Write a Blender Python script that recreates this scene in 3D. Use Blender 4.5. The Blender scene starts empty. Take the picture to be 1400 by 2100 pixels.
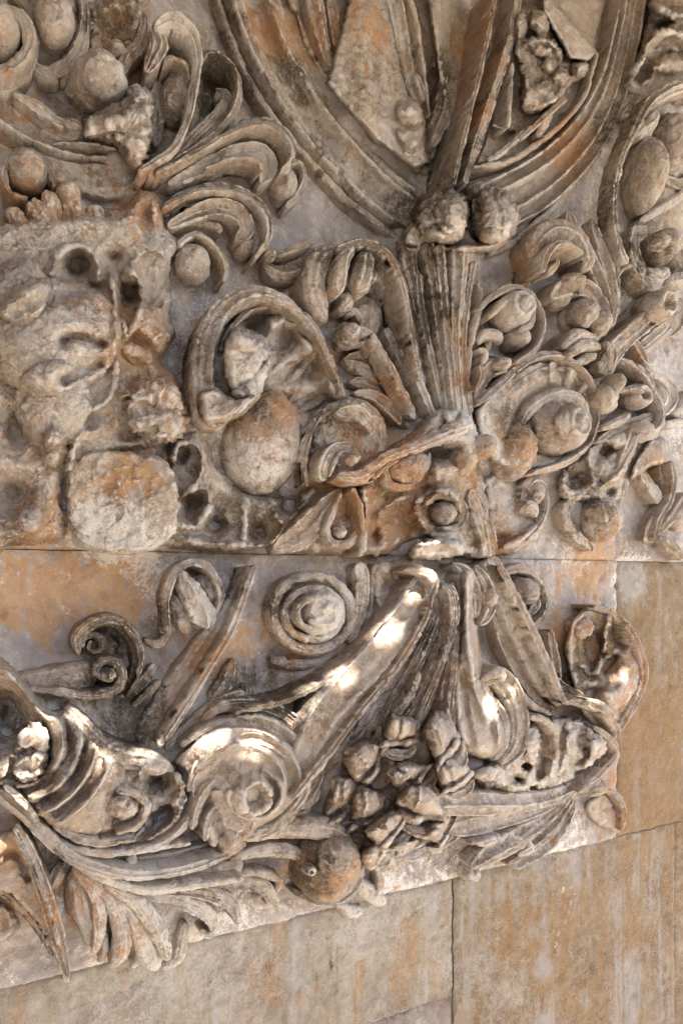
import bpy, math, random
import numpy as np
from math import radians, degrees, sin, cos, pi
from mathutils.geometry import delaunay_2d_cdt
from mathutils import Vector

SC = bpy.context.scene
COL = SC.collection
# ------------------------------------------------------------------ camera, sky, sun, exposure
TH, FPX, DIST, HY = radians(27.3), 1400.0, 2.0, 1190.0
cam = bpy.data.cameras.new('camera'); cob = bpy.data.objects.new('camera', cam); COL.objects.link(cob)
cob.location = (0, -DIST, 0); cob.rotation_euler = (pi/2, 0, -TH)
cam.lens = 24.0; cam.sensor_width = 36.0; cam.sensor_fit = 'AUTO'; cam.shift_y = 140/2100
cam.clip_start = .05; cam.clip_end = 3000
SC.camera = cob
SUN = Vector((0.20, -0.62, 0.76)).normalized()          # towards the sun
w = bpy.data.worlds.new('World'); SC.world = w; w.use_nodes = True
nt = w.node_tree; bg = nt.nodes['Background']
sky = nt.nodes.new('ShaderNodeTexSky'); sky.sky_type = 'NISHITA'; sky.sun_disc = False
sky.sun_elevation = math.asin(SUN.z); sky.sun_rotation = math.atan2(SUN.x, SUN.y)
nt.links.new(sky.outputs[0], bg.inputs[0]); bg.inputs[1].default_value = 0.14
sl = bpy.data.lights.new('sun', 'SUN'); sl.energy = 5.0; sl.angle = radians(.4); sl.color = (1, .975, .94)
so = bpy.data.objects.new('sun', sl); COL.objects.link(so)
so.rotation_euler = (-SUN).to_track_quat('-Z', 'Y').to_euler()
SC.view_settings.view_transform = 'Standard'; SC.view_settings.look = 'None'
SC.view_settings.gamma = 1; SC.view_settings.exposure = 2.5
SC.render.engine = 'CYCLES'; SC.cycles.max_bounces = 8; SC.cycles.diffuse_bounces = 5

# ------------------------------------------------------------------ wall coordinates
DEP = 1.32      # overall depth of the relief
def P(px, py, h=0.0):
    """point at a height h in front of the wall, digitised from the photograph"""
    px, py, h = np.broadcast_arrays(np.asarray(px, float), np.asarray(py, float), np.asarray(h, float))
    t = (DIST-h)/(FPX*cos(TH)-(px-700)*sin(TH))
    return np.stack([t*(FPX*sin(TH)+(px-700)*cos(TH)), -h, t*(HY-py)], -1)
def SCL(px, h=0.0): return (DIST-h)/(FPX*cos(TH)-(np.asarray(px, float)-700)*sin(TH))

# ------------------------------------------------------------------ noise
_r = np.random.RandomState(7)
_perm = np.concatenate([_r.permutation(256)]*3)
_grad = _r.normal(size=(256, 3)); _grad /= np.linalg.norm(_grad, axis=1)[:, None]
def perlin(p):
    i = np.floor(p).astype(np.int64); f = p-i; i &= 255
    u = f*f*f*(f*(f*6-15)+10); out = np.zeros(len(p))
    for dx in (0, 1):
        a = _perm[i[:, 0]+dx]; wx = u[:, 0] if dx else 1-u[:, 0]
        for dy in (0, 1):
            b = _perm[(a+i[:, 1]+dy) & 511]; wy = u[:, 1] if dy else 1-u[:, 1]
            for dz in (0, 1):
                g = _grad[_perm[(b+i[:, 2]+dz) & 511]]; wz = u[:, 2] if dz else 1-u[:, 2]
                out += wx*wy*wz*((f[:, 0]-dx)*g[:, 0]+(f[:, 1]-dy)*g[:, 1]+(f[:, 2]-dz)*g[:, 2])
    return out*1.6
def erode(p, n, rough=0.0):
    """weathering offset in metres: n soft wear, rough broken stone"""
    q = p+.012*np.stack([perlin(p*24+2), perlin(p*24+60), perlin(p*24+90)], 1)
    d = n*(.8*perlin(q*14)+.75*perlin(q*34+9)+.45*perlin(q*80+5)+.22*perlin(q*170+8))
    c = perlin(q*20+40); d -= n*1.6*np.clip(c-.25, 0, 1)*3
    r = np.abs(perlin(q*30+70)); d -= n*.9*np.clip(.10-r, 0, 1)*9
    if rough:
        r = 1-np.abs(perlin(q*9+3))*1.8
        r2 = 1-np.abs(perlin(q*28+13))*1.8
        d += rough*(perlin(q*7+17)*.9+.5*(r-.5)+.5*(r2-.5)+.35*perlin(q*48+1)+.25*perlin(q*95))
    return d

# ------------------------------------------------------------------ stains: fresh stone, crust and limewash, with some shade painted in
STAINS_AND_SHADE = dict(
 O=[(240,60,70,1),(105,440,75,1),(280,440,70,1),(35,460,50,.8),(30,250,60,.4),(230,690,90,.7),(270,790,80,1),(330,850,60,1),(60,650,60,.7),
    (75,1070,50,1),(250,1000,80,.7),(110,1210,110,1.0),(30,1250,80,.9),(270,1180,60,1),(280,1250,60,.8),(560,850,50,1.3),(500,880,40,.8),
    (720,1010,60,1.2),(770,1000,70,1.3),(820,1050,60,1.1),(780,1080,50,1),(700,1075,50,1),(760,1180,40,.8),(600,1320,60,.6),(480,1330,50,.8),
    (500,1290,40,.6),(440,1350,60,.6),(1035,920,45,1.2),(1020,1110,60,1),(940,960,60,.9),(905,700,40,.8),(920,800,50,.8),(770,820,50,.9),
    (800,900,40,.9),(600,60,60,.7),(740,90,60,.9),(540,60,50,.9),(960,120,60,1.2),(940,240,50,1.1),(640,80,50,.7),(1070,560,40,1),(1150,330,70,.8),
    (1180,290,50,.7),(1350,1700,160,.6),(1340,1450,180,.7),(1150,1900,110,.8),(1050,1950,80,.6),(870,1990,100,.7),(1250,2000,150,.5),(560,2050,90,.4),
    (1210,1180,60,1),(660,1760,50,1),(600,1790,40,.8),(690,1740,40,.7),(440,1745,40,.9),(460,1700,35,1),(740,1540,40,.6),(850,1400,50,.5),
    (1160,1300,60,.7),(1240,1330,60,.6),(1340,960,50,.6),(1300,760,60,.6),(1260,1130,70,.7),(170,1830,70,.7),(250,1930,50,.8),(20,1730,40,1),(60,1830,80,.5),
    (1160,600,30,.9),(1100,660,30,.5),(1140,880,40,.5),(650,990,40,.8),(570,1060,50,.5),(1100,250,60,.3),(390,1330,50,.5),(215,165,40,.5),
    (840,1240,50,.6),(780,1340,50,.5),(940,1330,40,.6),(1130,800,40,.2),(700,905,40,.5),(750,880,30,.8),(90,210,40,.6),(290,160,30,.8)],
 D=[(658,352,7,2.5),(932,1905,9,1.6),(931,1930,6,1),(930,2045,14,1),(1384,1716,10,1.2),(700,1050,20,.4),(130,60,20,.4),(160,70,30,.8),(140,85,18,.8),(45,95,14,.8),(1005,100,20,.8),(980,220,20,.8),(950,320,18,.9),(230,40,80,.7),(440,150,50,1.2),(425,210,30,1),(200,250,30,.6),(365,260,35,.8),(375,180,30,.5),(385,760,45,.9),(375,700,35,.9),(510,660,40,.6),  # D: crust, plus painted shade in hollows, notches, the slit and egg tops
    (890,150,40,1.2),(885,220,40,1),(910,360,50,.8),(960,330,40,.7),(790,200,25,.8),(860,420,60,.7),(830,460,50,.8),(930,420,30,.6),(700,560,50,1),
    (640,560,40,.9),(735,560,40,.9),(550,530,30,1),(850,560,50,.9),(855,640,50,.9),(840,700,50,.9),(880,640,40,.6),(820,720,40,.8),(700,690,40,.9),
    (1000,420,40,.7),(960,430,30,.9),(520,840,50,.9),(480,850,40,.4),(1020,880,60,.8),(580,1020,50,.8),(520,1070,50,.8),(440,1050,40,.6),(680,880,60,.5),
    (800,1010,60,.5),(860,1050,50,.4),(250,1340,60,1),(210,1300,50,1),(190,1430,70,.8),(260,1500,60,1.1),(290,1430,50,.8),(330,1250,50,.9),
    (470,1200,50,.6),(480,1400,70,.7),(560,1400,80,.7),(600,1430,50,.7),(560,1240,30,.7),(700,1480,70,.5),(850,1300,60,.7),(800,1450,60,.6),
    (720,1560,50,.6),(670,1720,40,1),(620,1790,50,.9),(630,1740,40,.7),(800,1680,40,.7),(1060,1240,40,.7),(1110,1260,40,.8),(1250,1290,50,.9),(1200,1330,60,.7),
    (1160,1400,60,.7),(1110,1420,50,.5),(1000,1400,40,.8),(1270,560,60,.7),(1240,520,50,.5),(1210,480,30,.7),(1320,530,40,.7),(1370,560,40,.6),(1250,650,40,.6),
    (1170,880,50,.6),(1250,800,40,.7),(1310,800,40,.7),(1220,1040,40,.7),(1180,980,50,.6),(1350,900,40,.4),(1280,1000,40,.6),(1240,130,40,.4),
    (1235,290,60,.7),(1270,240,50,.6),(1200,420,60,.7),(500,140,60,.6),(470,30,40,.5),(590,130,40,.6),(630,170,60,.5),(650,300,60,.4),(620,440,40,.4),
    (320,1600,30,.7),(500,1600,35,.8),(520,1640,25,.5),(440,1730,40,.6),(20,1480,50,.9),(370,420,30,.4),(380,1800,40,.3),(100,1740,50,1),(20,1100,40,.9),
    (30,850,40,.8),(200,350,50,.3),(1080,900,40,.5),(870,1980,60,.3),(620,1990,110,.5),(480,2050,90,.3),(850,2090,70,.5),(1080,1850,50,.4),(700,2020,60,.4),
    (1090,130,50,.5),(1100,60,60,.4),(1050,200,50,.5),(820,280,40,.4),(1050,480,50,.3),(600,1220,60,.4),(720,430,60,.4),(690,250,40,.4)],
 W=[(250,250,70,.8),(200,200,40,.6),(330,520,60,.6),(120,500,90,.5),(140,780,130,.5),(300,870,60,.8),(200,1100,60,1.2),(280,1090,60,1),(160,1050,50,.6),
    (380,1230,60,1),(420,1260,50,1),(500,1200,40,1),(470,1270,40,.7),(660,1240,60,.9),(640,1290,50,.7),(540,970,80,.5),(480,940,60,.5),(490,770,50,.5),
    (930,880,70,.9),(900,890,50,.7),(985,930,40,.6),(910,450,40,.4),(1030,470,40,.4),(420,640,60,.5),(420,780,60,.4),(540,600,60,.4),(1150,740,60,.4),
    (1200,860,40,.5),(830,770,40,1),(860,830,40,.9),(760,690,40,.5),(690,1090,30,.8),(890,1120,60,1),(740,1180,50,.7),(960,1160,60,.5),(1000,1250,50,.5),
    (40,1520,70,.9),(90,1470,60,.7),(880,1200,50,.9),(280,1540,70,.5),(860,1650,60,.5),(780,1740,50,.5),(830,1520,50,.5),(920,1540,50,.6),
    (350,1740,130,.4),(250,1790,120,.4),(1050,1620,120,.5),(1150,1550,80,.4),(1280,1420,60,.5),(500,1930,160,.5),(300,2010,150,.6),(800,1860,120,.45),(950,1820,120,.4),
    (1130,1780,90,.35),(1190,1760,70,.3),(1000,2000,50,.7),(1060,2050,50,.6),(930,2000,40,.6),(740,1930,90,.6),(1200,1720,60,.3),(1320,1185,55,1.6),(1380,860,80,.8),(1360,780,60,.7),
    (1310,330,60,.3),(1390,160,60,.5),(1310,250,50,.4),(1280,470,30,.5),(1240,590,40,.3),(1100,1060,50,.5),(1180,1120,60,.5),(1040,1020,70,.4),(300,1150,60,.4),(360,930,60,.4),(60,1620,60,.5)],
)
def stain_shade_weights(v):
    out = np.zeros((len(v), 4)); out[:, 3] = 1
    for c, key in enumerate('ODW'):
        for (x, y, r, s) in STAINS_AND_SHADE[key]:
            q = P(x, y, .06); rr = r*SCL(x)*1.05
            d2 = (v[:, 0]-q[0])**2+(v[:, 2]-q[2])**2+.15*(v[:, 1]-q[1])**2
            m = d2 < rr*rr*5
            if m.any(): out[m, c] += s*np.exp(-1.4*d2[m]/(rr*rr))
    return np.clip(out, 0, 1)

# ------------------------------------------------------------------ materials
def stone_mat(name, base=(.435,.333,.238), warm=(.39,.215,.095), rust=(.34,.15,.065), dark=(.05,.038,.03), pale=(.58,.51,.43),
              grey=(.315,.25,.203), brown=.72, vary=.36, gain=.92, pstreak=0, speck=.45, soft=0, gs=230, ob=0.0, db=0.0, wb=0.0, streak=.3, bump=1.0, wear=.8):
    m = bpy.data.materials.new(name); m.use_nodes = True
    N, L = m.node_tree.nodes, m.node_tree.links
    b = N['Principled BSDF']; b.inputs['Roughness'].default_value = .97; b.inputs['Specular IOR Level'].default_value = .06
    tc = N.new('ShaderNodeTexCoord')
    geo = N.new('ShaderNodeNewGeometry')
    pos = geo.outputs['Position']
    def noise(scale, detail=6, rough=.6, dist=0.0, vec=None, off=0):
        n = N.new('ShaderNodeTexNoise'); n.inputs['Scale'].default_value = scale; n.inputs['Detail'].default_value = detail
        n.inputs['Roughness'].default_value = rough; n.inputs['Distortion'].default_value = dist
        mp = N.new('ShaderNodeVectorMath'); mp.operation = 'ADD'; mp.inputs[1].default_value = (off, off*1.7, off*.6)
        L.new(vec or pos, mp.inputs[0]); L.new(mp.outputs[0], n.inputs['Vector']); return n.outputs['Fac']
    def math_(op, a, b_, clamp=False):
        n = N.new('ShaderNodeMath'); n.operation = op; n.use_clamp = clamp
        for i, x in enumerate((a, b_)):
            if isinstance(x, (int, float)): n.inputs[i].default_value = x
            else: L.new(x, n.inputs[i])
        return n.outputs[0]
    def ss(x, lo, hi):
        n = N.new('ShaderNodeMapRange'); n.interpolation_type = 'SMOOTHSTEP'
        n.inputs['From Min'].default_value = lo; n.inputs['From Max'].default_value = hi; L.new(x, n.inputs['Value']); return n.outputs[0]
    def mix(fac, a, b_, mode='MIX'):
        n = N.new('ShaderNodeMix'); n.data_type = 'RGBA'; n.blend_type = mode
        if isinstance(fac, (int, float)): n.inputs[0].default_value = fac
        else: L.new(fac, n.inputs[0])
        for i, x in ((6, a), (7, b_)):
            if isinstance(x, tuple): n.inputs[i].default_value = (*x, 1)
            else: L.new(x, n.inputs[i])
        return n.outputs[2]
    at = N.new('ShaderNodeAttribute'); at.attribute_name = 'stain_shade'
    sep = N.new('ShaderNodeSeparateColor'); L.new(at.outputs['Color'], sep.inputs[0])
    sO, sD, sW = sep.outputs[0], sep.outputs[1], sep.outputs[2]
    sv = N.new('ShaderNodeVectorMath'); sv.operation = 'MULTIPLY'; sv.inputs[1].default_value = (1, 1, .13); L.new(pos, sv.inputs[0])
    n1 = noise(5, 8, .65, .6); n2 = noise(13, 8, .7, .8, off=3); n3 = noise(32, 7, .72, .5, off=7); n4 = noise(120, 4, .75, off=1)
    st = noise(26, 5, .65, .3, vec=sv.outputs[0], off=2)
    c = mix(ss(n1, .36, .64), base, grey)
    oi = N.new('ShaderNodeObjectInfo')
    c = mix(math_('MULTIPLY', ss(oi.outputs['Random'], .55, 1.0), vary), c, (.19, .125, .075))
    c = mix(math_('MULTIPLY', ss(oi.outputs['Random'], .35, 0.0), vary), c, pale)
    c = mix(math_('MULTIPLY', ss(n2, .45, .70), .55), c, pale)
    calm = math_('ADD', math_('MULTIPLY', ss(noise(3.2, 3, .5, off=77), .42, .60), .65), .35)
    # brown wash of old dirt
    c = mix(math_('MULTIPLY', ss(math_('ADD', math_('MULTIPLY', noise(11, 9, .76, 1.0, off=61), .65), math_('MULTIPLY', n3, .35)),   .47, .57), math_('MULTIPLY', calm, brown)), c, (.165, .098, .050))
    # ochre fresh stone
    f = math_('ADD', math_('MULTIPLY', sO, .26), math_('ADD', math_('MULTIPLY', n2, .55), math_('MULTIPLY', n3, .45)))
    f = math_('ADD', f, math_('ADD', math_('MULTIPLY', math_('SUBTRACT', st, .5), streak), ob))
    oc = mix(ss(noise(17, 6, .7, .5, off=11), .42, .62), warm, rust)
    c = mix(math_('MULTIPLY', ss(f, .555, .69), .78), c, oc)
    # limewash and bare pale patches
    f = math_('ADD', math_('MULTIPLY', sW, .20), math_('ADD', math_('MULTIPLY', noise(19, 9, .74, .9, off=5), .6), math_('MULTIPLY', n4, .4)))
    f = math_('ADD', f, wb)
    c = mix(math_('MULTIPLY', ss(f, .55-soft, .66+soft), .85), c, pale)
    # black crust and lichen, mixed with shade painted into hollows
    f = math_('ADD', math_('MULTIPLY', sD, .23), math_('ADD', math_('MULTIPLY', noise(15, 9, .76, .7, off=19), .6), math_('MULTIPLY', n4, .4)))
    f = math_('ADD', f, math_('ADD', math_('MULTIPLY', math_('SUBTRACT', st, .5), streak*.6), db))
    dk = mix(ss(n3, .4, .62), dark, (.13, .095, .05))
    c = mix(math_('MULTIPLY', ss(f, .56, .73), .88), c, dk)
    if pstreak:
        sv2 = N.new('ShaderNodeVectorMath'); sv2.operation = 'MULTIPLY'; sv2.inputs[1].default_value = (1, 1, .05); L.new(pos, sv2.inputs[0])
        c = mix(math_('MULTIPLY', math_('MULTIPLY', ss(noise(16, 5, .6, .2, vec=sv2.outputs[0], off=13), .50, .64), ss(noise(4, 4, .6, off=29), .42, .58)), pstreak), c, (.50, .45, .41))
    # fine grain
    g = noise(gs, 3, .8, off=23)
    c = mix(math_('MULTIPLY', math_('MULTIPLY', ss(g, .57, .70), speck), calm), c, (.09, .065, .045))
    c = mix(math_('MULTIPLY', ss(g, .43, .29), speck*.9), c, pale)
    # worn pale arrises
    pt = ss(geo.outputs['Pointiness'], .512, .57)
    c = mix(math_('MULTIPLY', math_('MULTIPLY', pt, ss(n3, .34, .56)), wear), c, pale)
    c = mix(1.0, c, (gain, gain, gain), 'MULTIPLY')
    L.new(c, b.inputs['Base Color'])
    vo = N.new('ShaderNodeTexVoronoi'); vo.inputs['Scale'].default_value = 95; L.new(pos, vo.inputs['Vector'])
    hgt = math_('ADD', math_('MULTIPLY', noise(48, 9, .72, .5, off=41), 1.0), math_('MULTIPLY', n4, .45))
    hgt = math_('ADD', hgt, math_('MULTIPLY', ss(vo.outputs['Distance'], 0, .35), .14))
    hgt = math_('ADD', hgt, math_('MULTIPLY', noise(330, 3, .7, off=51), .12))
    bp = N.new('ShaderNodeBump'); bp.inputs['Strength'].default_value = .9*bump; bp.inputs['Distance'].default_value = .014
    L.new(hgt, bp.inputs['Height']); L.new(bp.outputs[0], b.inputs['Normal'])
    return m
M_STONE = stone_mat('weathered_carved_stone', streak=.5, ob=.012, db=.022)
M_WALL = stone_mat('ashlar_limestone', base=(.36,.30,.255), grey=(.25,.212,.192), brown=.6, vary=0, warm=(.41,.235,.105), rust=(.37,.19,.085), ob=-.02, db=-.05, streak=.75, bump=.55, wear=.3)
M_TAN = stone_mat('tan_ashlar', base=(.40,.28,.165), warm=(.38,.225,.105), rust=(.33,.185,.085), grey=(.32,.215,.125), brown=.6, vary=0, gain=.49, pstreak=.2, speck=1.0, gs=150, soft=.05, ob=.03, db=-.05, wb=-.035, streak=.6, bump=.5, wear=.3)
M_LOW = stone_mat('lower_ashlar', gain=.56, pstreak=.6, speck=.95, gs=160, soft=.09, base=(.40,.315,.225), warm=(.41,.25,.125), rust=(.37,.20,.09), grey=(.32,.25,.185), brown=.5, vary=0, ob=.01, db=-.06, wb=-.01, streak=1.1, bump=.6, wear=.3)
M_LOW2 = stone_mat('tan_lower_ashlar', base=(.40,.29,.185), warm=(.39,.235,.11), rust=(.34,.19,.085), grey=(.32,.22,.135), brown=.55, vary=0, pstreak=.65, gain=.49, speck=1.0, gs=150, soft=.09, ob=.03, db=-.05, wb=-.02, streak=1.2, bump=.6, wear=.3)
M_GREY = stone_mat('grey_brown_ashlar', base=(.30,.24,.20), grey=(.22,.185,.17), vary=0, gain=.7, streak=.6, bump=.6, wear=.2)
M_MORTAR = stone_mat('lime_mortar', vary=0, base=(.33,.28,.22), db=.03, bump=1.2)
M_PAVE = stone_mat('pale_paving', base=(.50,.46,.40), warm=(.46,.40,.33), rust=(.42,.36,.29), grey=(.45,.42,.38), ob=-.2, db=-.25, bump=.4, brown=.15, vary=0, gain=1.0)
M_BLOCKER = stone_mat('blocker_timber', base=(.30,.23,.16), warm=(.28,.18,.10), rust=(.25,.15,.08), ob=0, db=-.1)  # only for the added sun blocker

# ------------------------------------------------------------------ building things
CUR = None; ROOTS = []; ALLV = []
class Thing:
    def __init__(s, name, label, cat, group=None, at=None): s.n, s.l, s.c, s.g, s.at, s.parts = name, label, cat, group, at, []
def thing(name, label, cat, group=None):
    global CUR
    flush(); CUR = Thing(name, label, cat, group)
def add(name, v, f, mat=None, sub=None):
    ALLV.append(v)
    CUR.parts.append((name, v, f, mat or M_STONE, sub))
def mesh_obj(name, v, f, mat, loc):
    me = bpy.data.meshes.new(name)
    f = np.asarray(f, np.int32); nf, k = f.shape
    me.vertices.add(len(v)); me.vertices.foreach_set('co', (v-loc).astype(np.float32).ravel())
    me.loops.add(nf*k); me.loops.foreach_set('vertex_index', f.ravel())
    me.polygons.add(nf); me.polygons.foreach_set('loop_start', np.arange(0, nf*k, k, dtype=np.int32))
    me.update(calc_edges=True); me.validate()
    me.polygons.foreach_set('use_smooth', np.ones(len(me.polygons), bool))
    ca = me.color_attributes.new('stain_shade', 'FLOAT_COLOR', 'POINT')
    ca.data.foreach_set('color', stain_shade_weights(v).astype(np.float32).ravel())
    me.materials.append(mat)
    o = bpy.data.objects.new(name, me); COL.objects.link(o); o.location = loc
    return o
def flush():
    global CUR
    t, CUR = CUR, None
    if not t or not t.parts: return
    allv = np.concatenate([p[1] for p in t.parts]); lo, hi = allv.min(0), allv.max(0)
    loc = np.array([(lo[0]+hi[0])/2, 0.0, (lo[2]+hi[2])/2])
    if len(t.parts) == 1:
        n, v, f, m, s = t.parts[0]; r = mesh_obj(t.n, v, f, m, loc)
    else:
        r = bpy.data.objects.new(t.n, None); COL.objects.link(r); r.location = loc; r.empty_display_size = .05
        made = []
        for (n, v, f, m, s) in t.parts:
            o = mesh_obj(n, v, f, m, loc); made.append((n, o))
            pa = r
            if s:
                for (n2, o2) in reversed(made[:-1]):
                    if n2 == s: pa = o2; break
            o.parent = pa; o.location = (0, 0, 0)
    r['label'] = t.l; r['category'] = t.c
    if t.g: r['group'] = t.g
    ROOTS.append(r)

def catmull(p, n_per=14):
    p = np.asarray(p, float)
    if len(p) == 2: return np.linspace(p[0], p[1], n_per*2)
    q = np.vstack([2*p[0]-p[1], p, 2*p[-1]-p[-2]]); out = []
    for i in range(1, len(q)-2):
        t = np.linspace(0, 1, n_per, endpoint=False)[:, None]
        a, b, c, d = q[i-1], q[i], q[i+1], q[i+2]
        out.append(.5*((2*b)+(c-a)*t+(2*a-5*b+4*c-d)*t*t+(3*b-a-3*c+d)*t**3))
    return np.vstack(out+[p[-1:]])
def resample(c, step):
    d = np.concatenate([[0], np.cumsum(np.linalg.norm(np.diff(c[:, :3], axis=0), axis=1))])
    n = int(np.clip(d[-1]/step, 10, 400)); s = np.linspace(0, d[-1], n)
    return np.stack([np.interp(s, d, c[:, k]) for k in range(c.shape[1])], 1)
A = np.linspace(-1, 1, 23)
def poly(pts, n=31):
    pts = np.array(pts, float); x = np.linspace(pts[0, 0], pts[-1, 0], n)
    c = catmull(pts, 10); o = np.argsort(c[:, 0]); return np.stack([x, np.interp(x, c[o, 0], c[o, 1])], 1)
PROF = dict(
 K=poly([(-1,0),(-.9,.45),(-.62,.92),(-.45,1.0),(-.3,.9),(-.05,.62),(.3,.42),(.7,.28),(1,0)]),
 J=poly([(-1,0),(-.7,.28),(-.3,.42),(.05,.62),(.3,.9),(.45,1.0),(.62,.92),(.9,.45),(1,0)]),
 R=np.stack([np.sin(A*pi/2), np.cos(A*pi/2)], 1),
 C=poly([(-1,0),(-.93,.42),(-.8,.52),(-.6,.3),(-.25,.02),(.25,.02),(.6,.3),(.8,.52),(.93,.42),(1,0)]),
 L=poly([(-1,0),(-.95,.55),(-.82,.68),(-.68,.42),(-.4,.25),(0,.30),(.5,.25),(.85,.1),(1,0)]),
 Q=poly([(-1,0),(-.85,.1),(-.5,.25),(0,.30),(.4,.25),(.68,.42),(.82,.68),(.95,.55),(1,0)]),
 T=poly([(-1,0),(-.9,.45),(-.6,.78),(-.2,.86),(.2,.68),(.5,.48),(.72,.45),(.86,.66),(.95,.5),(1,0)]),
 V=poly([(-1,0),(-.9,.22),(-.5,.2),(-.18,.45),(0,.8),(.18,.45),(.5,.2),(.9,.22),(1,0)]),
 F=poly([(-1,0),(-.93,.45),(-.78,.5),(-.6,.15),(-.42,.18),(-.25,.62),(-.08,.62),(.08,.22),(.3,.2),(.48,.6),(.62,.55),(.74,.15),(.86,.42),(.95,.4),(1,0)], 45),
 B=poly([(-1,0),(-.96,.4),(-.8,.42),(-.72,.22),(0,.26),(.72,.22),(.8,.42),(.96,.4),(1,0)]),
 D=poly([(-1,0),(-.9,.5),(-.55,.75),(-.1,.25),(.1,.25),(.55,.75),(.9,.5),(1,0)]),
 ML=poly([(-1,0),(-.97,.1),(-.85,.28),(-.62,.33),(-.5,.22),(-.44,.42),(-.36,.42),(-.3,.1),(-.22,.02),(.1,.06),(.4,.16),(.7,.34),(.82,.38),(.86,.62),(.95,.62),(1,0)], 61),
 MR=poly([(-1,0),(-.95,.5),(-.86,.55),(-.8,.25),(-.66,.15),(-.5,.2),(-.42,.5),(-.3,.55),(-.22,.3),(0,.16),(.2,.2),(.3,.55),(.44,.6),(.52,.3),(.66,.15),(.8,.25),(.85,.55),(.95,.5),(1,0)], 71),
)
def grid_faces(n, m, wrap=True):
    i = np.arange(n-1)[:, None]*m; j = np.arange(m if wrap else m-1)[None, :]
    j2 = (j+1) % m
    return np.stack([i+j, i+j2, i+m+j2, i+m+j], -1).reshape(-1, 4)
def normals_of(v, f):
    n = np.zeros_like(v); a = np.cross(v[f[:, 2]]-v[f[:, 0]], v[f[:, 3]]-v[f[:, 1]])
    for k in range(4): np.add.at(n, f[:, k], a)
    l = np.linalg.norm(n, axis=1); l[l == 0] = 1
    return n/l[:, None]
def finish(name, v, f, n, rough, mat, sub, face=False):
    p0, p1, p2, p3 = (v[f[:, k]] for k in range(4)); an = np.cross(p2-p0, p3-p1)
    out = -an[:, 1].sum() if face else ((p0+p2)/2-v.mean(0)).ravel() @ an.ravel()
    if out < 0: f = f[:, ::-1]
    nr = normals_of(v, f); d = erode(v, n, rough)
    add(name, v+nr*d[:, None], f, mat, sub)
def lst(x, n):
    if isinstance(x, (int, float)): return np.full(n, float(x))
    x = np.array(x, float)
    return x if len(x) == n else np.interp(np.linspace(0, 1, n), np.linspace(0, 1, len(x)), x)
def S(name, pts, w, h, prof='C', k=.85, drop=.06, roll=0, cap=(1, 1), n=.003, rough=.0015, mat=None, sub=None, step=3.0, wave=0):
    """sweep a carved profile along a digitised line: half width w in pixels, height h of its base above the wall"""
    pts = np.array(pts, float); N_ = len(pts)
    ws, hs = lst(w, N_), lst(h, N_)*DEP; drop = drop*1.5; k = k*1.12
    c = np.concatenate([P(pts[:, 0], pts[:, 1], hs), (ws*SCL(pts[:, 0], hs))[:, None]], 1)
    c = resample(catmull(c), step*SCL(pts[:, 0].mean())); X, W = c[:, :3], np.maximum(c[:, 3], 5e-4)
    T = np.gradient(X, axis=0); T /= np.linalg.norm(T, axis=1)[:, None]
    Nn = np.array([0, -1., 0]); Sd = np.cross(T, Nn); Sd /= np.maximum(np.linalg.norm(Sd, axis=1), 1e-6)[:, None]
    U = np.cross(Sd, T)
    if roll:
        r = radians(1)*lst(roll, len(X))[:, None]; Sd, U = Sd*np.cos(r)+U*np.sin(r), U*np.cos(r)-Sd*np.sin(r)
    d = np.concatenate([[0], np.cumsum(np.linalg.norm(np.diff(X, axis=0), axis=1))]); tot = d[-1]
    g = np.ones(len(X))
    for e, on in ((d, cap[0]), (tot-d, cap[1])):
        if on:
            q = np.clip(e/np.minimum(W.max()*on, tot*.4), 0, 1); g *= np.sqrt(np.clip(1-(1-q)**2, .0004, 1))
    W = W*g
    if wave: W = W*(1+wave*np.sin(d/tot*2*pi*max(2, round(tot/.05))))
    if prof == 'R' and any(q in name for q in ('rim', 'edge', 'crescent', 'lip')): prof = 'J' if len(ROOTS) % 2 else 'K'
    pr = PROF[prof]
    ph = len(CUR.parts)*1.7+len(ROOTS); tt = d/tot
    groove = np.zeros((len(X), len(pr)))
    if ws.max() > 7:
        aa = pr[None, :, 0]+.10*np.sin(tt*5+ph)[:, None]
        for fr, am in ((7.5, .055), (13.0, .04), (4.2, .05)):
            groove += am*np.sin(fr*aa+ph*fr+1.3*np.sin(tt*3+ph)[:, None])
        groove *= (1-np.abs(pr[None, :, 0])**4)*(1.25 if ws.max() > 14 else .8)
    bot = np.stack([np.linspace(.97, -.97, 7), np.full(7, 0)], 1)
    top = X[:, None]+Sd[:, None]*(pr[None, :, :1]*W[:, None, None])+U[:, None]*(k*(pr[None, :, 1:]+groove[:, :, None])*W[:, None, None])
    base = X[:, None]+Sd[:, None]*(bot[None, :, :1]*W[:, None, None])-U[:, None]*((drop*g)[:, None, None]+0*bot[None, :, :1])
    mid = X[:, None]+Sd[:, None]*(np.array([1.0, 1.0])[None, :, None]*W[:, None, None])-U[:, None]*(np.array([.33, .7])[None, :, None]*(drop*g)[:, None, None])
    mid2 = X[:, None]-Sd[:, None]*(np.array([1.0, 1.0])[None, :, None]*W[:, None, None])-U[:, None]*(np.array([.7, .33])[None, :, None]*(drop*g)[:, None, None])
    v = np.concatenate([top, mid, base, mid2], 1); m = v.shape[1]
    f = grid_faces(len(X), m)[:, ::-1]
    finish(name, v.reshape(-1, 3), f, n, rough, mat, sub)
def spiral(cx, cy, r0, r1, a0, turns, asp=1.0, n=None):
    n = n or int(8*abs(turns))+4; t = np.linspace(0, 1, n); a = radians(a0)+2*pi*turns*t; r = r0+(r1-r0)*t
    return np.stack([cx+r*np.cos(a), cy+r*asp*np.sin(a)], 1)
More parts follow.
